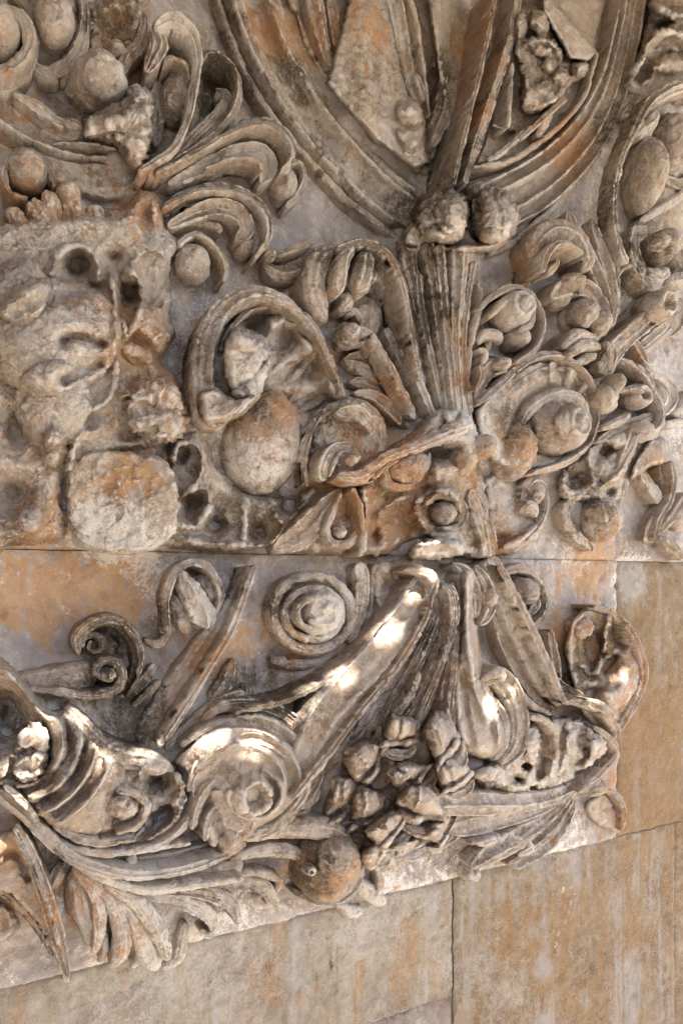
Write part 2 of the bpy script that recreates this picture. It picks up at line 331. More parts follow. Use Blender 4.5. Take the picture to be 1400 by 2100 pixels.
def E(name, x, y, h, rx, ry, rh, rot=0, top=None, n=.0035, rough=.003, mat=None, sub=None, res=None, pw=2.0, lean=(0, 0)):
    """rounded boss; top: hole, swirl, cut, flute, bud"""
    n1 = res or int(np.clip(max(rx, ry)/1.6, 14, 64)); n2 = int(n1*2.2)
    ph = np.linspace(.001, pi*.78, n1)[:, None]; th = np.linspace(0, 2*pi, n2, endpoint=False)[None, :]
    sr = np.sin(ph)+0*th; zz = np.cos(ph)+0*th
    cx_, cy_ = np.cos(th), np.sin(th)
    if pw != 2.0:
        q = (np.abs(cx_)**pw+np.abs(cy_)**pw)**(1/pw); cx_, cy_ = cx_/q, cy_/q
        zz = np.sign(zz)*np.abs(zz)**(2/pw)
    u, v_ = sr*cx_, sr*cy_
    if top == 'hole': zz = zz-.9*np.exp(-(sr/.42)**2)*(zz > 0)+.12*np.exp(-((sr-.6)/.15)**2)*(zz > 0)
    if top == 'cut': zz = np.minimum(zz, .55+.12*u-.1*v_)
    if top == 'swirl': zz = zz+(.10*np.sin(th-sr*13.0+.5)*np.clip(sr*3, 0, 1)*np.clip(2.2-sr*2, 0, 1))*(zz > -.1)
    if top == 'flute': g = 1+.07*np.cos(th*9); u, v_ = u*g, v_*g
    if top == 'bud':
        g = 1-.12*np.exp(-((np.mod(th-.3, 2*pi/3)-pi/3)/.25)**2)*np.clip(sr*1.4-.2, 0, 1); u, v_ = u*g, v_*g
        sh = u*.5+v_*.86
        zz = zz-.38*np.exp(-((sh-.16)/.11)**2)*(zz > -.2)*np.clip(1.15-np.abs(u), 0, 1)
    a = radians(rot); px = (u*rx*cos(a)-v_*ry*sin(a)); py = (u*rx*sin(a)+v_*ry*cos(a))
    h, rh = h*DEP, rh*1.2
    c = P(x, y, h); s = SCL(x, h)
    v = np.stack([c[0]+px*s+lean[0]*zz*rh, c[1]-zz*rh, c[2]-py*s+lean[1]*zz*rh], -1).reshape(-1, 3)
    f = grid_faces(n1, n2)
    finish(name, v, f, n, rough, mat, sub)
def seg_dist(x, y, pts, closed=False):
    pts = np.array(pts, float); q = np.roll(pts, -1, 0) if closed else pts[1:]; p = pts if closed else pts[:-1]
    best = np.full(x.shape, 1e9)
    for a, b in zip(p, q):
        d = b-a; t = np.clip(((x-a[0])*d[0]+(y-a[1])*d[1])/max(d@d, 1e-9), 0, 1)
        best = np.minimum(best, np.hypot(x-a[0]-t*d[0], y-a[1]-t*d[1]))
    return best
def inside(x, y, pts):
    r = np.zeros(x.shape, bool); n = len(pts)
    for i in range(n):
        (x1, y1), (x2, y2) = pts[i], pts[i-1]
        c = ((y1 > y) != (y2 > y)); r ^= c & (x < (x2-x1)*(y-y1)/((y2-y1) or 1e-9)+x1)
    return r
def H(name, out, h, edge=25, base=-.02, feats=(), n=.004, rough=.003, fn=None, mat=None, sub=None, step=4.0, smooth=True):
    """a carved mass inside an outline, with bosses (o), soft swellings or hollows (b), ridges or grooves (s)"""
    if smooth: out = catmull(list(out)+[out[0]], 6)[:, :2]
    out = np.array(out, float); lo, hi = out.min(0)-step*1.5, out.max(0)+step*1.5
    xs, ys = np.arange(lo[0], hi[0], step), np.arange(lo[1], hi[1], step)
    x, y = np.meshgrid(xs, ys)
    ins = inside(x, y, [tuple(p) for p in out]); d = seg_dist(x, y, out, True)*np.where(ins, 1, -1)
    q = np.clip(d/edge, 0, 1); env = np.sqrt(1-(1-q)**2)
    hh = np.full(x.shape, float(h)) if not callable(h) else h(x, y)
    if fn: hh = hh+fn(x, y)
    for ft in feats:
        if ft[0] in 'ob':
            _, cx, cy, rx, ry, rot, am = ft; a = radians(rot); dx, dy = x-cx, y-cy
            r2 = ((dx*cos(a)+dy*sin(a))/rx)**2+((-dx*sin(a)+dy*cos(a))/ry)**2
            hh = hh+(am*np.sqrt(np.clip(1-r2, 0, 1)) if ft[0] == 'o' else am*np.exp(-r2*1.5))
        else:
            _, pl, wd, am = ft; dd = seg_dist(x, y, catmull(pl, 6)[:, :2] if len(pl) > 2 else pl); hh = hh+am*np.exp(-(dd/wd)**2)
    hh = base+(hh-base)*env
    v = P(x, y, np.where(hh > 0, hh*DEP, hh)).reshape(-1, 3)
    R_, C_ = x.shape; keep = (d > -step*1.5)
    cell = keep[:-1, :-1] | keep[1:, :-1] | keep[:-1, 1:] | keep[1:, 1:]
    f = grid_faces(R_, C_, False).reshape(R_-1, C_-1, 4)[cell]
    used = np.unique(f); mp = np.full(len(v), -1); mp[used] = np.arange(len(used)); v = v[used]; f = mp[f]
    finish(name, v, f, n, rough, mat, sub, True)
# ------------------------------------------------------------------ setting and unseen light blockers
def structure(name, v, f, mat):
    o = mesh_obj(name, np.array(v, float), np.array(f), mat, np.zeros(3)); o['kind'] = 'structure'; return o
structure('ground', [(-60,-120,-2.3),(60,-120,-2.3),(60,6,-2.3),(-60,6,-2.3)], [(0,1,2,3)], M_PAVE)
# unseen sheet added to block the sun, with holes that cast the flecks
HOLES = []
HOLES = [[(0.9565, -2.6169), (0.9553, -2.6345), (0.9673, -2.6477), (0.9831, -2.6553), (0.9999, -2.6523), (1.0146, -2.6454), (1.0229, -2.6318), (1.0249, -2.6169), (1.0207, -2.603), (1.0125, -2.591), (1.0, -2.5813), (0.983, -2.5782), (0.9682, -2.5872), (0.9603, -2.6017)], [(1.0275, -2.7488), (1.0382, -2.7622), (1.046, -2.774), (1.058, -2.7842), (1.0748, -2.787), (1.0881, -2.7764), (1.0958, -2.7631), (1.1018, -2.7488), (1.1033, -2.7309), (1.0972, -2.7098), (1.0789, -2.6928), (1.0527, -2.6901), (1.0315, -2.7054), (1.0238, -2.7284)], [(0.848, -2.7129), (0.8537, -2.7262), (0.8639, -2.7348), (0.8752, -2.7402), (0.8886, -2.7443), (0.9046, -2.742), (0.9215, -2.7322), (0.924, -2.7129), (0.9201, -2.6942), (0.9106, -2.6763), (0.8937, -2.6589), (0.8683, -2.6554), (0.8471, -2.6698), (0.8397, -2.6928)], [(1.1366, -2.7019), (1.1439, -2.7151), (1.1539, -2.7238), (1.1651, -2.7292), (1.1775, -2.7292), (1.1888, -2.7238), (1.2038, -2.7175), (1.2208, -2.7019), (1.215, -2.6808), (1.197, -2.6697), (1.1778, -2.6733), (1.1651, -2.6746), (1.1539, -2.68), (1.1414, -2.6875)], [(1.3058, -2.7306), (1.3099, -2.7427), (1.3177, -2.7524), (1.3289, -2.7579), (1.3413, -2.7579), (1.3571, -2.7581), (1.3748, -2.7497), (1.3924, -2.7306), (1.3978, -2.7004), (1.3881, -2.6641), (1.354, -2.6477), (1.3162, -2.6477), (1.2947, -2.6799), (1.3002, -2.7137)], [(1.4306, -2.7255), (1.4431, -2.7446), (1.4612, -2.7525), (1.4754, -2.7576), (1.4903, -2.7589), (1.5091, -2.7587), (1.5296, -2.7481), (1.5403, -2.7255), (1.5327, -2.7014), (1.5133, -2.6872), (1.4932, -2.6793), (1.4714, -2.6763), (1.4482, -2.6823), (1.4297, -2.7)], [(1.5971, -2.6175), (1.6003, -2.6296), (1.6065, -2.6414), (1.616, -2.6594), (1.6362, -2.6642), (1.6512, -2.6496), (1.6508, -2.6296), (1.6536, -2.6175), (1.6508, -2.6053), (1.6495, -2.5874), (1.6392, -2.5578), (1.6091, -2.5454), (1.5838, -2.565), (1.5865, -2.5987)], [(1.6662, -2.57), (1.675, -2.5909), (1.6923, -2.6028), (1.7097, -2.6086), (1.7277, -2.6105), (1.7483, -2.6073), (1.7628, -2.5913), (1.7633, -2.57), (1.7517, -2.554), (1.7379, -2.5456), (1.7258, -2.5379), (1.7092, -2.5293), (1.6865, -2.5299), (1.6682, -2.5457)], [(1.7875, -2.4651), (1.7975, -2.4871), (1.8146, -2.501), (1.8334, -2.5082), (1.8544, -2.5142), (1.8779, -2.5086), (1.8921, -2.4886), (1.8913, -2.4651), (1.8811, -2.4469), (1.8689, -2.4329), (1.8525, -2.4242), (1.8322, -2.4168), (1.8091, -2.4223), (1.7898, -2.4394)], [(1.8827, -2.3568), (1.8825, -2.3764), (1.8949, -2.3923), (1.913, -2.4012), (1.9327, -2.3987), (1.9477, -2.3875), (1.9489, -2.3692), (1.9512, -2.3568), (1.9484, -2.3447), (1.9406, -2.3349), (1.9294, -2.3295), (1.9169, -2.3295), (1.9057, -2.3349), (1.8881, -2.3399)], [(1.8518, -2.2948), (1.863, -2.3102), (1.8776, -2.3167), (1.8888, -2.3221), (1.9013, -2.3221), (1.9125, -2.3167), (1.9259, -2.3097), (1.9277, -2.2948), (1.9234, -2.2811), (1.9125, -2.2729), (1.9013, -2.2675), (1.8888, -2.2675), (1.8776, -2.2729), (1.8605, -2.2782)], [(2.2579, -2.6854), (2.2546, -2.7122), (2.2707, -2.7352), (2.2977, -2.7413), (2.3214, -2.7332), (2.3413, -2.724), (2.3624, -2.7104), (2.3777, -2.6854), (2.3739, -2.6548), (2.3496, -2.6363), (2.3224, -2.6329), (2.3003, -2.6412), (2.2832, -2.6512), (2.2699, -2.6659)], [(2.3782, -2.6439), (2.381, -2.6561), (2.3888, -2.6658), (2.4, -2.6712), (2.4125, -2.6712), (2.4237, -2.6658), (2.4315, -2.6561), (2.4342, -2.6439), (2.4315, -2.6318), (2.4237, -2.622), (2.4125, -2.6166), (2.4, -2.6166), (2.3888, -2.622), (2.381, -2.6318)], [(2.7753, -2.6378), (2.7854, -2.6558), (2.8019, -2.6638), (2.816, -2.6671), (2.8298, -2.6691), (2.8461, -2.6672), (2.8576, -2.6547), (2.8564, -2.6378), (2.8479, -2.6257), (2.8401, -2.6159), (2.8289, -2.6105), (2.8164, -2.6105), (2.8003, -2.6098), (2.7816, -2.618)], [(2.7669, -2.6975), (2.7762, -2.7148), (2.7943, -2.7199), (2.8059, -2.7248), (2.8184, -2.7248), (2.8324, -2.723), (2.8514, -2.7164), (2.8668, -2.6975), (2.8661, -2.6716), (2.8477, -2.6529), (2.8232, -2.6491), (2.8025, -2.6552), (2.786, -2.6647), (2.7697, -2.6771)], [(2.9352, -2.6065), (2.9361, -2.6195), (2.939, -2.6368), (2.9537, -2.6482), (2.9725, -2.6473), (2.9878, -2.6373), (3.0011, -2.6247), (3.0057, -2.6065), (3.0002, -2.5887), (2.988, -2.5754), (2.9718, -2.569), (2.9555, -2.5726), (2.9457, -2.5846), (2.938, -2.5943)], [(0.8674, -2.7939), (0.8701, -2.8061), (0.8779, -2.8158), (0.8891, -2.8212), (0.902, -2.8229), (0.913, -2.8161), (0.9212, -2.8064), (0.9234, -2.7939), (0.9206, -2.7818), (0.9145, -2.77), (0.9016, -2.7666), (0.8889, -2.7655), (0.8779, -2.772), (0.8701, -2.7818)], [(0.8939, -2.8144), (0.8966, -2.8265), (0.9044, -2.8363), (0.9156, -2.8417), (0.9281, -2.8417), (0.9393, -2.8363), (0.9471, -2.8265), (0.9499, -2.8144), (0.9471, -2.8022), (0.9393, -2.7925), (0.9281, -2.7871), (0.9156, -2.7871), (0.9044, -2.7925), (0.8966, -2.8022)]]
ZC = 2.64
def build_sun_blocker():
    out = [(-6, -4.3), (4.5, -4.3), (4.5, -3.3), (3.25, -.02), (-6, -.02)]
    vs = [Vector(p) for p in out]; es = [(i, (i+1) % 5) for i in range(5)]; holes = []
    for pts in HOLES:
        s = len(vs); k = len(pts)
        vs += [Vector(p) for p in pts]; es += [(s+i, s+(i+1) % k) for i in range(k)]; holes.append(pts)
    V2, E2, F2, *_ = delaunay_2d_cdt(vs, es, [], 0, 1e-6)
    me_v = [(p.x, p.y, ZC) for p in V2]; F = []
    for f in F2:
        c = np.mean([V2[i] for i in f], 0)
        if not any(bool(inside(np.array([c[0]]), np.array([c[1]]), pts)[0]) for pts in holes): F.append(tuple(f))
    n = len(me_v); v = me_v+[(x, y, z+.012) for (x, y, z) in me_v]
    F3 = [f for f in F]+[tuple(n+i for i in reversed(f)) for f in F]
    edges = {}
    for f in F:
        for i in range(len(f)):
            e = (f[i], f[i-1]); edges[tuple(sorted(e))] = edges.get(tuple(sorted(e)), 0)+1
    side = [(a, b, b+n, a+n) for (a, b), c in edges.items() if c == 1]
    me = bpy.data.meshes.new('sun_blocker'); me.from_pydata(v, [], F3+side); me.materials.append(M_BLOCKER); me.update()
    o = bpy.data.objects.new('sun_blocker', me); COL.objects.link(o); o['kind'] = 'structure'
build_sun_blocker()
def slab(name, x0, x1, y0, y1, z0, z1, mat):
    v = [(x, y, z) for z in (z0, z1) for (x, y) in ((x0,y0),(x1,y0),(x1,y1),(x0,y1))]
    structure(name, v, [(0,3,2,1),(4,5,6,7),(0,1,5,4),(1,2,6,5),(2,3,7,6),(3,0,4,7)], mat)
slab('light_blocker_wall', -3.0, -2.6, -9, -.03, -2.3, 3.2, M_WALL)  # unseen wall added to cut light from the left
slab('light_blocker_wall', -3.0, 4, -8.0, -7.6, -2.3, 1.6, M_WALL)  # unseen wall added to cut frontal sky light

# ------------------------------------------------------------------ carvings, upper left
thing('carved_scroll', 'round scroll with deep ring groove in the upper left corner', 'scroll', 'small carved scrolls')
E('boss', -5, 78, .10, 42, 46, .09); S('rim', spiral(-2, 80, 62, 66, -120, .75), 13, .13, 'R', drop=.13)
S('rim', [(-20,175),(25,168),(58,130),(68,80),(58,25),(20,-20)], 12, .10, 'R', drop=.1)
thing('carved_tongue', 'tongue shaped scroll with crescent slot beside the upper left corner ring', 'scroll')
S('tongue', [(112,-40),(112,20),(112,70),(105,118)], [46,50,50,36], .05, 'R', .8, drop=.08)
S('rim', [(160,-30),(172,25),(168,80),(145,130),(108,152),(76,140),(64,110)], [11,13,14,16,14,10,8], .08, 'R', 1, drop=.1)
E('boss', 112, 35, .12, 38, 56, .05)
thing('broken_leaf', 'broad concave leaf band under broken whitish lump at upper left', 'leaf')
S('leaf_band', [(-40,185),(10,225),(70,262),(140,290),(225,302),(262,318)], [40,46,46,44,36,22], .05, 'Q', .8, drop=.08)
S('leaf_band', [(70,318),(130,338),(200,352),(260,362),(292,368)], [22,40,50,40,20], .05, 'L', .7, drop=.08)
S('leaf_edge', [(28,192),(70,215),(110,240),(150,255),(170,262)], [6,12,14,12,6], .10, 'V', .8)
H('broken_lump', [(165,240),(200,222),(250,205),(262,180),(295,178),(318,212),(312,270),(300,325),(285,350),(262,335),(238,300),(205,292),(168,285)], .17, 22,
  feats=[('b',250,245,60,20,-25,.03),('b',275,200,22,18,0,.03),('b',225,270,50,14,-15,-.03),('b',235,310,22,20,0,-.06),('b',292,215,14,18,0,-.035)], rough=.016, n=.004)
E('boss', 203, 182, .09, 50, 46, .09, rough=.012); E('boss', 160, 180, .06, 24, 34, .06, rough=.01)
H('rough_stone', [(170,0),(290,-20),(305,40),(280,110),(250,150),(200,150),(172,110)], .05, 30, feats=[('b',240,60,50,50,0,-.03)], rough=.014)
E('boss', 234, 118, .06, 22, 18, .05, rough=.006)
S('leaf_tip', [(295,22),(296,60),(285,95),(262,118),(250,150)], [5,9,13,14,8], .09, 'V', .9)
thing('acanthus_frond', 'acanthus frond fanning right with hollow curled tips, left of the shield frame', 'acanthus leaf', 'acanthus fronds')
S('leaf_back', [(292,350),(335,318),(362,260),(376,190),(372,120),(345,70)], [10,26,40,40,40,24], .03, 'R', .35, drop=.05)
S('leaf_rim', [(284,352),(322,330),(357,304),(386,243),(398,179),(405,118),(389,71),(350,46),(316,60)], [6,7,8,8,9,10,14,16,12], .13, 'R', 1.2, drop=.11)
S('leaf_fold', [(312,60),(325,90),(318,115),(300,150)], [14,20,16,8], .12, 'F', .8, drop=.1)
S('leaf_rim', [(335,130),(355,118),(380,135),(390,165)], [4,7,7,4], .12, 'R', 1, drop=.1)
E('hollow_boss', 360, 205, .06, 32, 58, .05, rot=8); S('leaf_fold', [(318,300),(325,250),(318,210),(330,160)], [10,14,13,7], .06, 'V', .8)
S('leaf_back', [(330,345),(400,300),(440,240),(445,170),(430,130)], [10,26,40,42,26], .01, 'R', .2, drop=.03)
S('leaf_rim', [(405,140),(424,110),(448,112),(477,138),(489,179),(478,232),(440,280),(370,328),(304,361)], [4,6,8,9,9,9,9,9,6], .10, 'R', 1.2, drop=.11)
S('leaf_finger', [(443,182),(462,200),(456,235),(410,282),(350,330),(310,352)], [8,14,17,18,15,8], .08, 'V', .9, drop=.09)
S('leaf_finger', [(305,366),(380,334),(450,298),(510,268),(556,274),(584,305),(578,342)], [12,17,19,20,22,22,12], .07, 'L', 1.0, drop=.09)
S('leaf_rim', [(320,352),(400,315),(450,285),(500,262),(552,258),(590,290),(596,330),(575,352)], [4,5,6,6,8,9,9,5], .12, 'R', 1.1, drop=.08)
S('leaf_finger', [(345,380),(420,344),(490,316),(535,318),(550,346),(534,376)], [8,15,18,20,19,8], .08, 'C', 1.0, drop=.08)
S('leaf_vein', [(420,345),(480,325),(525,330),(538,352)], [3,5,6,4], .11, 'R', 1)
E('curl_ball', 577, 386, .04, 27, 33, .06); S('curl_rim', [(560,350),(608,335),(622,362),(610,400),(585,425)], [4,7,9,9,5], .06, 'R', 1, drop=.06)
S('leaf_finger', [(328,440),(380,408),(440,398),(492,411),(527,440),(536,487),(518,525)], [8,15,19,21,22,19,7], .06, 'L', 1.0, drop=.08)
S('leaf_rim', [(335,425),(390,397),(445,390),(500,402),(540,440),(547,490),(522,530)], [4,5,6,7,7,7,4], .10, 'R', 1.1, drop=.1)
S('leaf_finger', [(345,466),(400,440),(452,427),(492,446),(502,474),(482,494)], [8,15,19,21,18,8], .08, 'C', 1.0, drop=.08)
E('curl_ball', 496, 512, .04, 19, 21, .05)
S('leaf_finger', [(355,452),(400,456),(440,464),(456,478)], [5,8,10,8], .06, 'R', .8)
S('curl_rim', [(362,505),(400,480),(440,505),(462,550),(458,580)], [5,7,8,8,5], .08, 'R', 1, drop=.08); E('curl_ball', 394, 545, .05, 37, 39, .05)
thing('carved_curl', 'small round curl in the left margin above the eroded figure', 'scroll', 'small carved scrolls')
E('boss', 56, 356, .06, 40, 38, .07); S('rim', [(60,405),(22,395),(10,355),(30,325),(70,320),(98,345),(115,385)], [6,8,8,8,7,7,5], .08, 'R', 1, drop=.08)
thing('fluted_fringe', 'fringe of short orange stone flutes above the eroded mass', 'fringe')
for i, p in enumerate([[(20,420),(35,455),(60,490)], [(60,405),(85,440),(105,490)], [(95,390),(108,435),(125,500)], [(150,400),(152,440),(160,490)], [(190,420),(200,450),(195,500)], [(230,430),(240,460),(235,500)]]):
    S('flute', p, [18,22,24], .09, 'R', .7, drop=.1, n=.004, rough=.006)
E('boss', 140, 405, .08, 22, 24, .05)

# ------------------------------------------------------------------ eroded left mass
thing('eroded_figure', 'large eroded crumbling stone mass with hollows at the left margin', 'stone relief')
H('body', [(-40,455),(40,440),(140,425),(240,425),(285,385),(320,398),(336,420),(338,452),(352,480),(372,503),(356,530),(350,575),(356,614),(352,650),(364,690),(345,715),(338,746),(362,765),(378,800),(384,846),(366,890),(330,925),(250,935),(200,965),(160,1010),(145,1085),(120,1115),(20,1120),(-40,1110)],
  .13, 34, feats=[('o',38,595,66,66,0,.075),('o',110,690,140,120,-10,.10),('o',110,830,80,90,0,.05),('o',290,680,50,70,0,.03),('b',157,545,33,36,0,-.085),('s',[(105,560),(125,520),(165,505),(198,535),(200,575)],8,.028),
  ('b',264,600,22,48,-8,-.09),('s',[(240,690),(236,610),(225,560)],7,.03),('s',[(250,660),(262,690),(285,640),(291,590),(275,560),(255,550)],6,.035),('o',268,568,22,20,0,.045),
  ('b',232,530,26,24,0,-.05),('o',310,575,40,60,0,-.045),('b',300,440,18,40,0,-.05),('s',[(30,640),(100,610),(200,585)],16,-.03),
  ('s',[(130,700),(160,690),(205,705)],11,-.045),('s',[(130,780),(160,765),(205,745)],12,-.045),('s',[(190,840),(225,815),(240,770),(236,700)],9,.02),('s',[(270,690),(300,710),(330,740)],14,-.045),
  ('b',290,760,40,40,0,-.03),('s',[(250,815),(290,800),(330,780)],8,.03),('b',270,890,36,22,0,-.04),('b',30,880,30,46,0,-.05),
  ('o',110,915,30,44,0,.045),('s',[(140,960),(160,900),(200,880)],8,.03),('b',132,1000,16,70,0,-.05),('b',20,1010,50,40,0,-.06),('o',60,1065,34,30,0,.05)],
  rough=.006, n=.0045, step=3)
H('broken_crag', [(250,800),(300,770),(360,790),(382,846),(372,900),(335,915),(285,905),(245,860)], .20, 26, feats=[('s',[(260,850),(320,830),(380,850)],7,-.02),('b',300,890,22,18,0,-.04)], rough=.022)
thing('broken_boss', 'squarish broken whitish stone boss with a crack at the left', 'stone boss')
E('boss', 246, 1034, .07, 104, 98, .15, pw=3.4, top='cut', rough=.008, n=.004)
S('chip', [(215,1118),(225,1085),(248,1060),(255,1038)], [3,2.4,2,1.5], .205, 'R', .3, drop=.004)
thing('crumbled_lobes', 'crumbled lobes and hollows between the broken boss and the egg', 'stone relief')
H('body', [(335,900),(380,870),(420,880),(450,960),(500,1010),(590,1010),(640,990),(660,1020),(600,1090),(560,1126),(330,1126),(340,1020)], .07, 26,
  feats=[('s',[(355,940),(370,910),(405,915),(415,960),(395,1000)],8,.05),('s',[(350,1070),(400,1080),(430,1030),(415,1000),(380,1010)],9,.055),('b',375,930,14,22,0,-.04),('b',395,1035,18,26,20,-.05),('b',450,1030,30,30,0,-.04),
  ('b',440,1075,30,24,0,-.05),('s',[(345,1085),(400,1110),(480,1120),(560,1124)],9,.05),('b',590,1035,22,20,0,-.06),('s',[(560,1110),(580,1080),(565,1060)],7,.05),('s',[(612,1040),(625,1030),(612,1018)],5,.04),('b',530,1085,30,26,0,-.05),('s',[(500,1000),(505,1060),(500,1100)],8,.03)], rough=.008, n=.004)

# ------------------------------------------------------------------ big shell left
thing('carved_shell', 'large hollow shell with fluted inside, left of the central stem', 'shell', 'carved shells')
def shell_fn(x, y):
    dx, dy = x-505, y-800; r = np.hypot(dx, dy); a = np.arctan2(dy, dx)
    return .018*np.cos(a*11+.6)*np.clip((r-50)/70, 0, 1)*(dx > -10)
H('bowl', [(405,860),(398,780),(408,700),(440,630),(490,600),(545,598),(600,622),(655,675),(692,750),(712,812),(680,850),(610,900),(520,880)], .05, 18, fn=shell_fn,
  feats=[('b',500,670,60,34,-25,-.03),('s',[(560,665),(590,660),(625,700),(655,740),(690,810)],14,.035)], rough=.002)
S('rim', [(470,862),(425,850),(414,790),(420,715),(446,648),(490,612),(540,604),(598,628),(648,682),(682,748),(706,815)], [14,24,25,24,22,19,17,14,11,9,6], .115, 'R', .75, drop=.15, n=.0035, rough=.004)
S('inner_rim', [(452,720),(470,680),(515,635),(570,628),(588,660),(625,668),(642,705),(672,735),(688,790)], [4,5,6,6,5,6,6,5,4], .085, 'R', 1, drop=.06, n=.003)
for p in ([(545,792),(585,735),(620,680)], [(560,812),(605,770),(650,720)], [(575,835),(625,800),(672,760)], [(590,858),(640,830),(695,795)]):
    S('flute', p, [5,9,10], .045, 'R', .8, drop=.04)
H('lip', [(402,800),(440,790),(480,812),(532,798),(524,830),(500,856),(455,872),(412,866)], .20, 18, feats=[('b',450,820,26,14,0,-.02)], rough=.005)
H('core', [(455,700),(480,672),(520,676),(552,700),(566,742),(545,792),(527,820),(502,832),(474,815),(455,765)], .17, 20,
  feats=[('b',500,700,34,16,20,.02),('s',[(480,800),(520,770),(550,730)],7,-.018)], rough=.014, n=.004)
thing('stone_egg', 'large smooth egg below the left shell, orange band across it', 'stone egg', 'stone eggs')
E('egg', 530, 905, .02, 86, 114, .115, rot=4, n=.0025)
S('rim', [(560,800),(600,850),(620,910),(618,965),(600,1000)], [4,5,6,6,4], .035, 'R', 1, drop=.05)
# ------------------------------------------------------------------ right shell
thing('carved_shell', 'smaller spiral shell with domed knob, right of the central stem', 'shell', 'carved shells')
def shell2(x, y):
    r = np.hypot(x-1130, (y-862)); a = np.arctan2(y-862, x-1130)
    return .05*np.clip(r/110, 0, 1)**2+.012*np.cos(a*16)*np.clip((r-60)/40, 0, 1)*(x > 1120)*(y < 880)-.01*np.cos(r/9)*(x < 1150)
H('bowl', [(965,840),(1000,805),(1045,765),(1100,735),(1150,733),(1196,762),(1219,805),(1224,857),(1212,900),(1190,925),(1150,955),(1085,970),(1010,950),(975,900)], .05, 14, fn=shell2, rough=.001)
S('rim', [(975,832),(1025,788),(1056,758),(1100,731),(1150,731),(1194,761),(1218,803),(1222,857),(1210,903),(1188,928),(1150,952),(1090,970)], [6,7,8,9,9,8,7,7,7,8,9,6], .105, 'R', 1.3, drop=.12)
S('inner_rim', [(1010,835),(1050,790),(1100,757),(1150,757),(1188,785),(1203,830),(1200,870)], [4,5,6,6,5,5,3], .085, 'R', 1, drop=.04)
S('swirl_band', [(1062,880),(1078,845),(1110,822),(1150,812),(1185,828),(1196,868),(1185,905),(1150,925)], [8,14,16,16,14,14,12,8], .085, 'R', 1, drop=.07)
E('knob', 1128, 880, .08, 60, 58, .07); E('knob', 1158, 878, .12, 42, 45, .08, top='swirl', rough=.003, lean=(-.0, .0))
E('knob_tip', 1160, 868, .155, 26, 24, .022, rough=.006, sub='knob')
thing('stone_egg', 'smaller purple topped egg tucked under the right shell', 'stone egg', 'stone eggs')
E('egg', 1036, 925, .03, 50, 66, .11, rot=-6)
S('rim', [(1060,868),(1080,905),(1082,950),(1075,985)], [3,5,5,3], .03, 'R', 1)
# ------------------------------------------------------------------ shield
thing('carved_shield', 'great shield at the top with moulded curved frame, tall folds and a dark slit', 'shield')
S('moulding', [(508,-30),(530,50),(556,115),(592,180),(634,246),(690,312),(744,366),(800,415),(862,452)], [66,66,67,66,66,64,62,60,56], .02, 'ML', .75, drop=.05, cap=(0, 0))
S('outer_fillet', [(440,-20),(470,70),(510,165),(568,258),(630,325),(695,398),(768,456),(815,492)], [7,7,8,9,9,8,8,7], .03, 'R', .9, drop=.04, cap=(0, .5))
S('moulding', [(1286,-30),(1266,90),(1238,196),(1192,285),(1128,356),(1060,405),(985,440)], [38,38,40,44,48,52,50], .04, 'MR', .85, drop=.07, cap=(0, 0))
S('outer_fillet', [(1320,-20),(1300,100),(1266,220),(1206,338),(1130,428),(1060,490),(1000,520)], [7,7,7,8,9,9,8], .05, 'R', 1.1, drop=.06, cap=(0, .5))
H('field', [(575,-40),(610,70),(650,150),(700,225),(760,292),(840,352),(905,385),(930,370),(965,240),(1015,-40)], .03, 14, feats=[('b',770,130,60,150,8,.03),('s',[(625,-20),(650,60),(680,130)],20,-.02)], rough=.002)
H('fold', [(718,-40),(784,-40),(812,80),(836,190),(868,250),(884,335),(850,352),(765,292),(704,224),(664,172),(690,85)], .095, 12, feats=[('s',[(750,-20),(750,120),(760,240)],40,.022)], smooth=False, rough=.003)
H('fold', [(868,-40),(1020,-40),(975,170),(928,362),(918,372),(908,270),(893,150),(880,60)], .085, 12, feats=[('b',950,60,40,150,10,-.03)], smooth=False, rough=.003)
S('fold', [(640,-30),(655,60),(680,140)], [22,18,7], .05, 'V', 1.1, drop=.03, cap=(0, 1))
S('fold', [(800,-40),(820,50),(835,130),(852,200),(865,250)], [30,24,20,14,8], .05, 'V', 1.0, drop=.03, cap=(0, 1))
S('rib', [(830,-30),(850,40),(862,110),(872,180),(880,240)], [6,7,6,5,3], .075, 'R', 1, drop=.04, cap=(0, 1))
S('fold', [(680,-20),(690,60),(694,120)], [15,14,5], .055, 'V', 1.0, drop=.03, cap=(0, 1))
S('slit_edge', [(1021,-40),(1003,60),(976,180),(947,300),(930,380)], [5,5,5,5,4], .165, 'V', 1.2, drop=.13, cap=(0, .5))
H('field', [(1062,-40),(1235,-40),(1222,110),(1195,200),(1160,240),(1105,290),(1040,330),(975,345),(965,350),(1002,240)], .03, 12, rough=.002)
S('slit_edge', [(1066,-40),(1045,80),(1012,190),(979,290),(952,375)], [8,9,9,10,6], .10, 'B', .8, drop=.11, cap=(0, .5))
S('inner_fillet', [(1222,108),(1200,190),(1160,245),(1105,292),(1040,332),(968,345)], [5,5,5,6,6,5], .07, 'R', 1, drop=.05)
H('wedge_plate', [(1110,-30),(1140,0),(1228,108),(1205,130),(1165,125),(1140,80),(1105,20)], .11, 8, smooth=False, rough=.003)
S('rod', [(1048,130),(1044,190),(1040,262)], [5,6,5], .09, 'R', 1); H('niche_post', [(1008,250),(1060,265),(1062,275),(1000,262)], .08, 6, smooth=False)
S('rod', [(1000,330),(1030,312),(1075,270)], [4,6,5], .07, 'V', 1)
S('rod', [(1100,285),(1115,250),(1125,235)], [8,12,12], .06, 'R', .8); S('ledge', [(1065,285),(1105,250),(1160,200)], [5,6,6], .075, 'R', 1)
